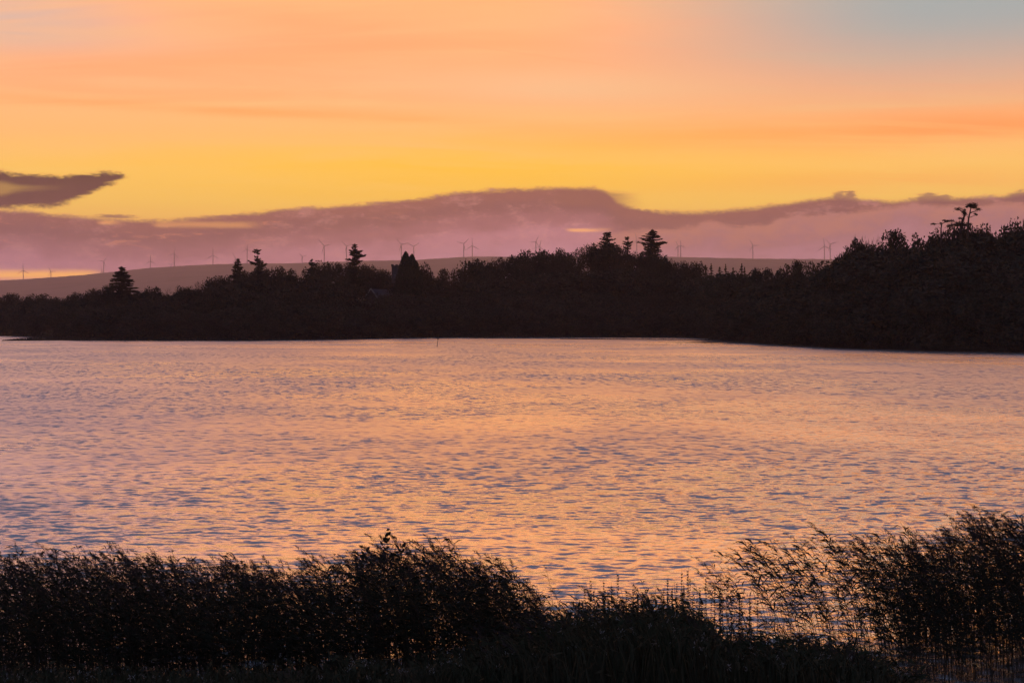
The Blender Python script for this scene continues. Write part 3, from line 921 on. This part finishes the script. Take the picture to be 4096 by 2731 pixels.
# the ragged pines that top the headland: trunks and tufts drawn in the plane of the tree
def pine(stems, tufts, label, D):
    root = at(stems[0][0][0], stems[0][0][1], D)
    gz_ = float(land_z(stems[0][0][0], D)) - 0.2
    o0 = np.array([root[0], D, gz_])
    r = np.random.default_rng(len(tufts) + 7)
    t = MB(); b = MB()
    for si, (pts, r0, r1) in enumerate([(p[:-2], p[-2], p[-1]) for p in stems]):
        dep = 0.0 if si == 0 else r.uniform(-1.2, 1.2)
        P = [at(x, y, D) - o0 + np.array([0, dep * j / len(pts), 0]) for j, (x, y) in enumerate(pts)]
        if si == 0: P = [np.array([P[0][0], 0, 0.0])] + P
        t.tube(P, np.linspace(r0, r1, len(P)), 6)
    for x, y, rx, ry in tufts:
        n = int(70 + 22 * rx * ry)
        C0 = at(x, y, D) - o0
        k = D / FPX
        C = C0 + r.normal(size=(n, 3)) * np.array([rx * k * 0.5, rx * k * 0.45, ry * k * 0.75])
        b.cards(C, r.uniform(.16, .34, n), 0.045, r.normal(size=(n, 3)) * np.array([1, 1, 0.5]), r)
    return thing('pine_tree', label, 'tree', tuple(o0), parts=(('trunk', t.mesh('trunk', 'bark', True)), ('crown', b.mesh('crown', 'needle'))))


Z3 = lambda x, y: ((3640 + x * 456 / 2352) / 4, (780 + y * 456 / 2352) / 4)
T3 = lambda *p: [Z3(*q) for q in p]
pine([T3((1190, 760), (1195, 640), (1210, 470), (1240, 340), (1260, 230)) + [0.30, 0.10], T3((1250, 260), (1210, 210)) + [0.1, 0.05], T3((1255, 270), (1320, 230), (1350, 190)) + [0.1, 0.05],
      T3((1230, 360), (1330, 330), (1440, 285)) + [0.1, 0.03], T3((1212, 465), (1300, 430), (1370, 400)) + [0.08, 0.03], T3((1205, 470), (1170, 430)) + [0.08, 0.04], T3((1195, 620), (1250, 600)) + [0.08, 0.04],
      T3((1230, 380), (1290, 350), (1400, 340)) + [0.07, 0.03]],
     [(*Z3(1235, 195), 3.2, 1.1), (*Z3(1320, 190), 3.2, 1.3), (*Z3(1340, 235), 3, 1.0), (*Z3(1400, 290), 3.2, 0.9), (*Z3(1320, 255), 2, 0.8), (*Z3(1175, 235), 1.4, 0.7), (*Z3(1235, 600), 2, 0.9),
      (*Z3(1255, 215), 3, 1.0), (*Z3(1370, 400), 0.9, 0.4), (*Z3(1340, 380), 1.2, 0.4)],
     'tall slender bare-trunked pine with a flat tuft on top, above the headland', 425)
pine([T3((1050, 720), (1060, 620), (1095, 500), (1130, 400), (1110, 360), (1080, 330)) + [0.36, 0.1], T3((1120, 380), (1060, 330), (1000, 290)) + [0.1, 0.05], T3((1130, 400), (1160, 370), (1135, 300)) + [0.1, 0.04],
      T3((1100, 490), (1040, 475)) + [0.08, 0.03], T3((1070, 590), (980, 580), (900, 545)) + [0.12, 0.04], T3((1060, 620), (920, 615), (800, 635)) + [0.12, 0.05], T3((1060, 610), (1150, 605), (1190, 625)) + [0.1, 0.05]],
     [(*Z3(1000, 285), 4.2, 1.1), (*Z3(1105, 345), 2.4, 1.5), (*Z3(1135, 385), 2.2, 1.6), (*Z3(1040, 475), 1.8, 0.6), (*Z3(1000, 580), 2.6, 1.5), (*Z3(880, 612), 4.4, 1.0), (*Z3(800, 632), 2.4, 0.7),
      (*Z3(1060, 590), 2.6, 1.8), (*Z3(1130, 610), 3.4, 1.3), (*Z3(970, 610), 3.5, 1.4), (*Z3(1095, 500), 1.4, 1.6), (*Z3(1130, 300), .7, .5)],
     'crooked pine with a tuft held out on one arm, beside the slender pine', 428)
pine([T3((640, 760), (640, 690), (655, 600), (670, 575)) + [0.2, 0.08], T3((668, 578), (740, 550), (820, 530), (910, 525)) + [0.09, 0.05], T3((740, 550), (690, 515)) + [0.07, 0.04],
      T3((650, 620), (600, 590), (480, 590)) + [0.06, 0.03], T3((640, 690), (570, 650)) + [0.05, 0.02]],
     [(*Z3(840, 527), 3.6, 0.7), (*Z3(760, 535), 2.2, 0.7), (*Z3(705, 515), 1.6, 0.4), (*Z3(480, 592), 2.2, 0.6), (*Z3(640, 575), 1.0, 0.4)],
     'stunted dead-looking pine with level arms, lowest of the ragged pines', 422)

# trees that fill the wood below the skyline
skyl = {}
for px, top, hw_ in SKY:
    for x in range(int(px - hw_ * 0.7), int(px + hw_ * 0.7) + 1): skyl[x] = min(skyl.get(x, 999), top)
xs_ = np.array(sorted(skyl)); ys_ = np.array([skyl[x] for x in xs_])
fr = np.random.default_rng(77)
nfill = 0
cells = [(px, t) for px in np.arange(-30, 1070, 14) for t in (3, 3, 12, 26, 42)]
for px, t in cells:
    px = px + fr.uniform(-7, 7)
    t = t + fr.uniform(-2, 5)
    Dd = float(shore_D(px)) + t
    gz_ = float(land_z(px, Dd))
    h = (5.0 + 0.2 * t + fr.uniform(0, 4.5)) * (1.35 if px > 840 else 1.0) * (0.8 if px < 230 else 1.0)
    top = HOR - (gz_ + h - CAM_H) * FPX / Dd
    wpx = 0.5 * max(h, 5.0) * FPX / Dd
    lim = float(np.interp(np.linspace(px - wpx, px + wpx, 9), xs_, ys_).max()) + 2
    lim = min(lim, float(np.interp(px, xs_, ys_)) + 14)
    if 340 < px < 404: lim = max(lim, 308 if px < 385 else 292)
    if top < lim:
        top = lim + fr.uniform(0, 4)
        h = CAM_H + (HOR - top) * Dd / FPX - gz_
    if h < 2.2 or nfill >= 480: continue
    wdt = max(h, 5.0) * fr.uniform(0.85, 1.25)
    l, g = wood_of(px)
    nfill += 1
    kd = ('bush', int(fr.integers(3))) if t < 9 else ('round', int(fr.integers(7)))
    if t < 9: l, g = 'low rounded waterside shrub in the dark fringe along the far shore', 'shrubs along the far shore'
    tree(kd, px, top, wdt / 2 * FPX / Dd, t, l, g, D=Dd, cat='shrub' if t < 9 else 'tree')

# rushes along the far waterline, and the low tongues of reed that run out into the lake
def blades(P, h, lean, w, r, mat, name, seg=2):
    n = len(P)
    d = np.stack([r.normal(-0.3, 1, n), r.normal(0, 1, n), np.zeros(n)], 1); d /= np.linalg.norm(d, axis=1)[:, None]
    s = np.stack([-d[:, 1], d[:, 0], np.zeros(n)], 1)
    s = np.where(np.abs(s[:, :1]) < 0.3, np.array([[1.0, 0, 0]]), s)
    h = np.broadcast_to(h, (n,)); lean = np.broadcast_to(lean, (n,)); w = np.broadcast_to(w, (n,))
    mid = P + d * (lean * h * 0.35)[:, None] + np.stack([0 * h, 0 * h, h * 0.62], 1)
    tip = P + d * (lean * h)[:, None] + np.stack([0 * h, 0 * h, h * (1 - 0.25 * lean)], 1)
    V = np.stack([P - s * w[:, None], P + s * w[:, None], mid + s * w[:, None] * .8, mid - s * w[:, None] * .8, tip], 1).reshape(-1, 3)
    i = np.arange(n)[:, None] * 5
    return mesh(name, V, [i + np.array([[0, 1, 2, 3]]), i + np.array([[3, 2, 4]])], mat)


n = 9000
px = fr.uniform(30, 1060, n)
Dd = shore_D(px) + fr.uniform(-4, 4, n)
P = np.stack([(px - 512) / FPX * Dd, Dd, np.maximum(land_z(px, Dd) - 0.1, -0.2)], 1)
link('shore_rushes', blades(P, fr.uniform(0.6, 1.7, n), fr.uniform(0.1, .5, n), 0.07, fr, 'reed', 'shore_rushes'), kind='stuff', label='dark fringe of rushes along the far waterline')


def tongue(p0, p1, d0, d1, dep, hgt, lab):
    m = 40
    x = np.linspace(p0, p1, m)
    V = []
    for side in (-1, 0, 1):
        for i, q_ in enumerate(x):
            f = i / (m - 1)
            wd = dep * math.sin(math.pi * min(1, 0.03 + f * 0.97)) ** 0.5 if lab != 'spit' else dep * (0.12 + 0.88 * min(1, f * 1.6))
            Dq = d0 + (d1 - d0) * f + side * wd / 2 + 0.8 * math.sin(i * 1.3)
            V.append(((q_ - 512) / FPX * Dq, Dq, 0.16 if side == 0 else -0.12))
    F = [(r_ * m + i, r_ * m + i + 1, (r_ + 1) * m + i + 1, (r_ + 1) * m + i) for r_ in range(2) for i in range(m - 1)]
    link('mud_spit', mesh('mud_spit', V, [F], 'turf', True), kind='structure')
    nn = 1800
    f = fr.random(nn)
    Dq = d0 + (d1 - d0) * f + fr.normal(0, dep * 0.12, nn) * np.minimum(1, 0.2 + f * 2)
    qx = p0 + (p1 - p0) * f
    P = np.stack([(qx - 512) / FPX * Dq, Dq, np.full(nn, -0.05)], 1)
    link('spit_rushes', blades(P, fr.uniform(0.4, 1, nn) * hgt * np.minimum(1, 0.3 + 3 * f), fr.uniform(.1, .5, nn), .07, fr, 'reed', 'spit_rushes'), kind='stuff', label='short rushes growing on a low tongue of mud')


tongue(2, 110, 549, 568, 16, 1.3, 'spit')
tongue(560, 715, 590, 560, 4.0, 0.45, 'bar')
tongue(470, 600, 612, 592, 2.5, 0.3, 'bar')

# ------------------------------------------------------------------ marker pole in the lake
pD = CAM_H * FPX / (346.2 - HOR)
pb0 = at(437.0, 346.2, pD)
b = MB(); b.tube([(-0.04, 0, -0.8), (0, 0, 0), (0.10, 0, 0.9), (0.22, 0, 1.75)], [0.075, 0.075, 0.06, 0.055], 8); pm = b.mesh('pole', 'pole', True)
b = MB(); b.tube([(0.215, 0, 1.66), (0.22, 0, 1.72), (0.25, 0, 1.84), (0.27, 0, 1.94), (0.28, 0, 2.02)], [0.06, 0.12, 0.30, 0.40, 0.34], 12); tm_ = b.mesh('topmark', 'pole', True)
thing('marker_pole', 'thin leaning pole with a dark bowl-shaped top standing in the lake', 'pole', (pb0[0], pb0[1], 0.0), parts=(('pole', pm), ('topmark', tm_)))

# ------------------------------------------------------------------ reeds by the near bank
WIND = np.array([-1.0, 0.15, 0.0])


def reed(b_st, b_lf, b_pl, base, h, lean, r, nleaf=12, plume=True, rad=0.0055, lmin=0.30, lsc=1.0):
    """one reed: curved stem, blade leaves streaming downwind, feathery plume"""
    d = WIND + r.normal(0, 0.45, 3) * np.array([1, 1, 0]); d /= np.linalg.norm(d)
    ss = np.linspace(0, 1, 6)
    stem = base + d[None] * (lean * h * ss ** 2.0)[:, None] + np.stack([0 * ss, 0 * ss, h * (ss - 0.22 * lean * ss ** 2)], 1)
    b_st.tube(stem, np.linspace(rad, rad * 0.45, 6), 3, False)
    pos = lambda t: np.array([np.interp(t, ss, stem[:, k]) for k in range(3)]).T
    t = np.sort(r.uniform(lmin, 0.97, nleaf))
    P = pos(t)
    a = r.normal(0, 0.9, nleaf) + math.pi * (r.random(nleaf) < 0.30)
    ld = np.stack([-np.cos(a), 0.8 * np.sin(a), np.zeros(nleaf)], 1)
    L = r.uniform(0.14, 0.36, nleaf) * (1.1 - 0.35 * t) * lsc
    W = r.uniform(0.009, 0.019, nleaf) * lsc
    up = r.uniform(0.35, 1.15, nleaf)
    p1 = P + ld * (L * 0.45)[:, None] + np.stack([0 * L, 0 * L, L * up * 0.45], 1)
    p2 = P + ld * L[:, None] + np.stack([0 * L, 0 * L, L * (up * 0.72 - r.uniform(0, 0.35, nleaf))], 1)
    wd = np.stack([r.normal(0, .5, nleaf), r.normal(0, .5, nleaf), r.normal(0, 1, nleaf)], 1)
    wd = np.cross(ld + np.array([0, 0, 0.3]), wd); wd /= np.linalg.norm(wd, axis=1)[:, None] + 1e-9
    V = np.stack([P, p1 - wd * W[:, None], p1 + wd * W[:, None], p2], 1).reshape(-1, 3)
    i = np.arange(nleaf)[:, None] * 4
    b_lf.add(V, np.vstack([i + [[0, 1, 2]], i + [[2, 1, 3]]]))
    if plume:
        n = 46
        tip = stem[-1]; dr = stem[-1] - stem[-2]; dr /= np.linalg.norm(dr)
        f = r.random(n)
        lp = r.uniform(0.20, 0.34)
        ax = dr[None] * (f * lp)[:, None] + d[None] * (0.10 * f ** 2)[:, None] * lp * 3 - np.array([0, 0, 1.0]) * (0.09 * f ** 2)[:, None]
        C = tip - dr * 0.04 + ax + r.normal(0, 0.021, (n, 3)) * np.sin(math.pi * (0.15 + 0.8 * f))[:, None] + d[None] * (0.03 * r.random(n))[:, None]
        b_pl.cards(C, r.uniform(0.02, 0.045, n), 0.0045, dr[None] * 0.8 + d[None] * 0.7 + r.normal(0, .35, (n, 3)), r)


reed_top = interp([(-40, 566), (0, 566), (50, 552), (100, 560), (150, 562), (200, 566), (250, 562), (300, 568), (350, 556), (385, 546), (420, 550), (470, 556), (500, 570), (535, 584), (560, 602),
                   (600, 612), (680, 600), (700, 575), (730, 552), (780, 540), (830, 540), (870, 548), (900, 540), (950, 534), (990, 518), (1024, 524), (1070, 522)])
dens = interp([(-40, 1), (440, 1), (500, .85), (540, .55), (560, .12), (690, .05), (720, .08), (790, .10), (850, .22), (885, .75), (930, 1), (1070, 1)])
rr = np.random.default_rng(301)
bs, bl_, bp = MB(), MB(), MB()
cnt = 0
tops = []
while cnt < 4300:
    px = rr.uniform(-35, 1060)
    if rr.random() > dens(px): continue
    right = px > 690
    Dr = (rr.uniform(32.0, 41.5) if px < 540 else rr.uniform(34.2, 41.5)) if not right else rr.uniform(35.5, 43.0)
    x = (px - 512) / FPX * Dr
    drop = rr.exponential(32) + 4 + 5 * rr.normal()
    yt = float(reed_top(px)) + max(-6, drop) + 20 * (float(vnoise(px / 15.0, 3.3)) - 0.45) + 16 * (float(vnoise(px / 5.0, 9.3)) - 0.5)
    h = CAM_H - (yt - HOR) * Dr / FPX
    if h < 0.9: continue
    lean = abs(rr.normal(0.16, 0.10)) + (0.14 if 690 < px < 900 else 0)
    bz_ = max(float(bank_z(x, Dr)), -0.3) - 0.05
    reed(bs, bl_, bp, np.array([x + lean * h * 0.8, Dr, bz_]), (h - bz_) / (1 - 0.22 * lean), lean, rr, int(rr.integers(9, 15)), rr.random() < 0.55)
    cnt += 1
bed = thing('reed_bed', 'dense dark bed of reeds along the near waterline', 'reeds', (0, 37, 0))
bed['kind'] = 'stuff'
for nm, bb, mt in (('stems', bs, 'reed_stem'), ('leaves', bl_, 'reed'), ('plumes', bp, 'plume')):
    o = link(nm, bb.mesh(nm, mt), bed, kind='stuff')
    o.location = (0, -37, 0)

# reeds one can tell apart at the ragged top of the bed
VAR = []
vr = np.random.default_rng(55)
for k in range(16):
    a_, b_, c_ = MB(), MB(), MB()
    big = k >= 10
    reed(a_, b_, c_, np.zeros(3), 2.5, (0.36 if big else 0.14) + vr.uniform(-.08, .14), vr, 26 if big else 15, True if k % 3 else False, 0.007, 0.45, 1.3 if big else 1.1)
    c_ = c_ if c_.n else None
    VAR.append((a_.mesh('stem', 'reed_stem'), b_.mesh('leaves', 'reed'), c_.mesh('plume', 'plume') if c_ else None))
RT = [(52, 545), (40, 552), (88, 551), (118, 548), (166, 555), (205, 556), (232, 552), (330, 553), (345, 556), (420, 545), (452, 542), (482, 558), (513, 556), (545, 566), (700, 566), (640, 580), (762, 540), (780, 542),
      (722, 551), (744, 540), (800, 532), (826, 521), (848, 543), (905, 540), (930, 534), (964, 532), (985, 507), (1000, 520), (868, 545), (890, 538)]
for k in range(30):
    px = 690 + 200 * (k + rr.random()) / 30
    RT.append((px, float(reed_top(px)) - 10 + rr.exponential(24)))
while len(RT) < 290:
    px = rr.uniform(-20, 1050)
    if rr.random() > dens(px) + 0.10: continue
    RT.append((px, float(reed_top(px)) + abs(rr.normal(2, 14)) - 14 + 22 * (float(vnoise(px / 15.0, 3.3)) - 0.45)))
for i, (px, yt) in enumerate(RT):
    right = 690 < px < 910
    Dr = rr.uniform(37, 41.5) if px < 690 else rr.uniform(37.5, 43)
    vi = int(rr.integers(10, 16)) if right or rr.random() < 0.2 else int(rr.integers(0, 10))
    st, lf, pl = VAR[vi]
    tipx = st.vertices[len(st.vertices) - 1].co
    h = CAM_H - (yt - HOR) * Dr / FPX + 0.1
    sc = h / tipx.z * (0.92 if pl else 1.0)
    x = (px - 512) / FPX * Dr - tipx.x * sc
    lab = 'tall wind-bent reed leaning over open water in the thin part of the bed' if right else 'dark reed stalk at the ragged top edge of the dense bed'
    parts = [('stem', st), ('leaves', lf, 'stuff')] + ([('plume', pl)] if pl else [])
    thing('reed', lab, 'reed', (x, Dr, -0.1), rr.uniform(-0.35, 0.35), (sc, sc, sc), 'wind-bent reeds' if right else 'reeds at the top of the bed', parts)

# ------------------------------------------------------------------ undergrowth of the bank
ug_top = interp([(-60, 672), (0, 670), (200, 668), (400, 662), (500, 644), (545, 628), (580, 612), (600, 609), (640, 606), (690, 608), (706, 618), (720, 640), (780, 643), (850, 649), (915, 678), (940, 694), (1080, 720)])
n = 26000
px = rr.uniform(-60, 1000, n)
Dg = 24 + 14 * rr.random(n) ** 0.7
x = (px - 512) / FPX * Dg
z = bank_z(x, Dg)
ok = (near_shore(x) - Dg > -0.4)
yt = ug_top(px) + rr.exponential(10, n) + rr.normal(0, 5, n) - 9 * (rr.random(n) < 0.08) + 16 * (vnoise(px / 9.0, px * 0 + 1.7) - 0.5) + 14 * (vnoise(px / 3.0, px * 0 + 5.7) - 0.5)
h = CAM_H - (yt - HOR) * Dg / FPX - z
h = np.minimum(h, rr.uniform(0.5, 1.3, n) * np.where((px > 575) & (px < 718), 1.8, 1.15))
ok &= h > 0.12
P = np.stack([x, Dg, z - 0.05], 1)[ok]
link('bank_grass', blades(P, h[ok] + 0.05, rr.uniform(0.1, 0.75, ok.sum()), rr.uniform(0.006, 0.013, ok.sum()), rr, 'grass', 'bank_grass'), kind='stuff', label='tangle of dark grass and weeds on the near bank')
ws, wl_, wp = MB(), MB(), MB()
wr2 = np.random.default_rng(909)
for _ in range(1300):
    pxw = wr2.uniform(480, 930)
    Dw = wr2.uniform(27, 37)
    xw = (pxw - 512) / FPX * Dw
    if near_shore(xw) - Dw < -0.3: continue
    zw = float(bank_z(xw, Dw))
    ytw = float(ug_top(pxw)) + wr2.exponential(16) - 9 + 8 * wr2.normal()
    hw2 = CAM_H - (ytw - HOR) * Dw / FPX - zw
    if hw2 < 0.25: continue
    hw2 = min(hw2, wr2.uniform(0.8, 2.2))
    reed(ws, wl_, wp, np.array([xw, Dw, zw - 0.05]), hw2, abs(wr2.normal(0.1, 0.15)), wr2, int(wr2.integers(8, 14)), wr2.random() < 0.25, 0.005, 0.15)
weeds = thing('bank_weeds', 'ragged weeds and dead stalks over the grassy mound', 'weeds', (0, 33, 0))
weeds['kind'] = 'stuff'
for nm, bb, mt in (('stems', ws, 'reed_stem'), ('leaves', wl_, 'grass'), ('seed_heads', wp, 'plume')):
    o = link(nm, bb.mesh(nm, mt), weeds, kind='stuff'); o.location = (0, -33, 0)
b = MB()
m_ = ok & (h > 0.25)
idx = rr.choice(np.where(m_)[0], 5200)
n2 = len(idx)
C = np.stack([x[idx], Dg[idx], z[idx] + h[idx] * rr.uniform(0.3, 1.0, n2)], 1) + rr.normal(0, .06, (n2, 3))
b.cards(C, rr.uniform(0.04, 0.09, n2), rr.uniform(0.012, 0.03, n2), None, rr)
link('bank_weed_leaves', b.mesh('bank_weed_leaves', 'grass'), kind='stuff', label='broad weed leaves in the dark undergrowth')
b = MB()
idx = rr.choice(np.where(m_)[0], 320)
for j in idx:
    c0 = np.array([x[j], Dg[j] - 0.1, z[j] + h[j] * rr.uniform(0.7, 1.0)])
    nn = 9
    b.cards(c0 + rr.normal(0, 0.022, (nn, 3)), 0.022, 0.006, rr.normal(0, 1, (nn, 3)) + np.array([0, 0, .7]), rr)
link('pale_seed_heads', b.mesh('pale_seed_heads', 'pale'), kind='stuff', label='scattered pale seed heads in the dark undergrowth')

# upright whorled spikes on the mound
SPK = []
for k in range(4):
    r = np.random.default_rng(400 + k)
    s1, s2 = MB(), MB()
    s1.tube([(0, 0, 0), (r.normal(0, .02), 0, .5), (r.normal(0, .03), 0, 1.0)], [0.006, 0.005, 0.002], 4, False)
    nwh = 20
    for i in range(nwh):
        zz = 0.35 + 0.62 * i / nwh
        nn = 7
        aa = r.random(nn) * 6.28
        rad = 0.022 * (1.1 - zz * 0.7)
        Cw = np.stack([rad * np.cos(aa), rad * np.sin(aa), zz + r.normal(0, .004, nn)], 1)
        s2.cards(Cw, 0.014, 0.008, np.stack([np.cos(aa), np.sin(aa), 0.3 + 0 * aa], 1), r)
    SPK.append((s1.mesh('stem', 'reed_stem'), s2.mesh('seed_whorls', 'plume')))
SPX = [(591, 575), (604, 578), (612, 582), (618, 570), (627, 588), (638, 592), (664, 585), (672, 588), (677, 580), (682, 568), (688, 566), (694, 590), (700, 586), (608, 590), (598, 590), (655, 590), (661, 596),
       (715, 585), (720, 582), (728, 575), (733, 590), (740, 590), (690, 574), (684, 582), (750, 592), (758, 588), (668, 575), (646, 586), (633, 598), (706, 578)] + [(585 + 170 * (k + 0.37 * (k % 3)) / 26, 584 + 16 * ((k * 7919) % 13) / 13) for k in range(26)]
for i, (px, yt) in enumerate(SPX):
    Dg_ = 35.5 + 1.5 * rr.random()
    x_ = (px - 512) / FPX * Dg_
    z_ = float(bank_z(x_, Dg_)) - 0.05
    hh = CAM_H - (yt - HOR) * Dg_ / FPX - z_
    thing('seed_spike', 'upright dark spike of seed whorls standing over the grassy mound', 'plant', (x_, Dg_, z_), rr.uniform(0, 6), (1.0, 1.0, hh), 'seed spikes on the mound',
          (('stem', SPK[i % 4][0]), ('seed_whorls', SPK[i % 4][1], 'stuff')))

# leafy stems taller than the reeds
def leafy(px, yt, Dl, lab, seed, nl):
    r = np.random.default_rng(seed)
    x_ = (px - 512) / FPX * Dl
    hh = CAM_H - (yt - HOR) * Dl / FPX + 0.3
    o = thing('leafy_plant', lab, 'plant', (x_, Dl, -0.3))
    s1 = MB()
    top = np.array([r.normal(0, .08), 0, hh])
    s1.tube([(0, 0, 0), top * 0.5 + [r.normal(0, .05), 0, 0], top], [0.012, 0.009, 0.003], 5, False)
    for i in range(7):
        f = r.uniform(0.5, 0.85)
        p0 = top * f; sd = r.choice([-1, 1])
        s1.tube([p0, p0 + [sd * .12, r.normal(0, .1), .16], p0 + [sd * .2, r.normal(0, .1), .36]], [0.006, 0.005, 0.002], 4, False)
    link('stem', s1.mesh('stem', 'reed_stem'), o)
    for i in range(nl):
        f = 0.55 + 0.45 * (i + 0.5) / nl
        l = r.uniform(0.05, 0.085)
        b = MB()
        sd = r.choice([-1, 1])
        c0 = top * f + np.array([sd * r.uniform(0.02, 0.26) * (1.15 - f) * 2, r.normal(0, .06), r.uniform(-.02, .08)])
        d = np.array([sd * 0.7, r.normal(0, .4), r.uniform(.3, 1.2)]); d /= np.linalg.norm(d)
        s_ = np.cross(d, [0.15, 1, 0.1]); s_ /= np.linalg.norm(s_)
        w = l * r.uniform(.32, .5)
        V = [c0 - d * l, c0 - d * l * .3 + s_ * w, c0 + d * l * .4 + s_ * w * .8, c0 + d * l, c0 + d * l * .4 - s_ * w * .8, c0 - d * l * .3 - s_ * w, c0 + np.array([0, -0.01, -.006])]
        b.add(V, [(6, j, (j + 1) % 6) for j in range(6)])
        link('leaf', b.mesh('leaf', 'reed'), o)


leafy(385.5, 531, 38.0, 'tall stem with oval leaves rising above the reed tops', 1, 30)
leafy(400, 545, 37.6, 'shorter oval-leaved stem beside the tallest leafy one', 2, 26)
leafy(358, 548, 38.2, 'slanting oval-leaved stem next to the tall leafy plants', 3, 20)
leafy(430, 556, 37.4, 'bushy oval-leaved stem low among the reed plumes', 4, 22)

# slivers of leaf afloat off the reeds
b = MB(); b.add([(-0.5, 0, 0.02), (-.2, -.05, .05), (.25, -.04, .05), (.5, 0, .11), (.2, .05, .03), (-.2, .05, .03)], [(0, 1, 5), (2, 3, 4)], [(1, 2, 4, 5)])
fl = b.mesh('floating_leaf', 'reed')
for i in range(46):
    px, py = rr.uniform(770, 1030), rr.uniform(496, 556)
    Df = CAM_H * FPX / (py - HOR)
    o = link('floating_leaf', fl, None, label='dark sliver of reed leaf afloat off the reed bed', category='leaf', group='floating leaf slivers')
    o.location = ((px - 512) / FPX * Df, Df, 0.02); s_ = rr.uniform(0.12, 0.3); o.scale = (s_, s_, s_ * 0.8); o.rotation_euler = (0, 0, rr.uniform(-0.4, 0.4) + (3.14 if rr.random() < .5 else 0))

# ------------------------------------------------------------------ haze
hm = bpy.data.materials.new('haze')
hm.use_nodes = True
hm.node_tree.nodes.clear()
pv = hm.node_tree.nodes.new('ShaderNodeVolumePrincipled')
pv.inputs['Color'].default_value = (0.80, 0.73, 1.0, 1)
pv.inputs['Density'].default_value = 5.6e-5
pv.inputs['Anisotropy'].default_value = 0.8
ho = hm.node_tree.nodes.new('ShaderNodeOutputMaterial')
hm.node_tree.links.new(pv.outputs[0], ho.inputs['Volume'])
b = MB(); b.box((0, 10150, 365), (36000, 21100, 734))
link('haze', b.mesh('haze', hm), kind='stuff')
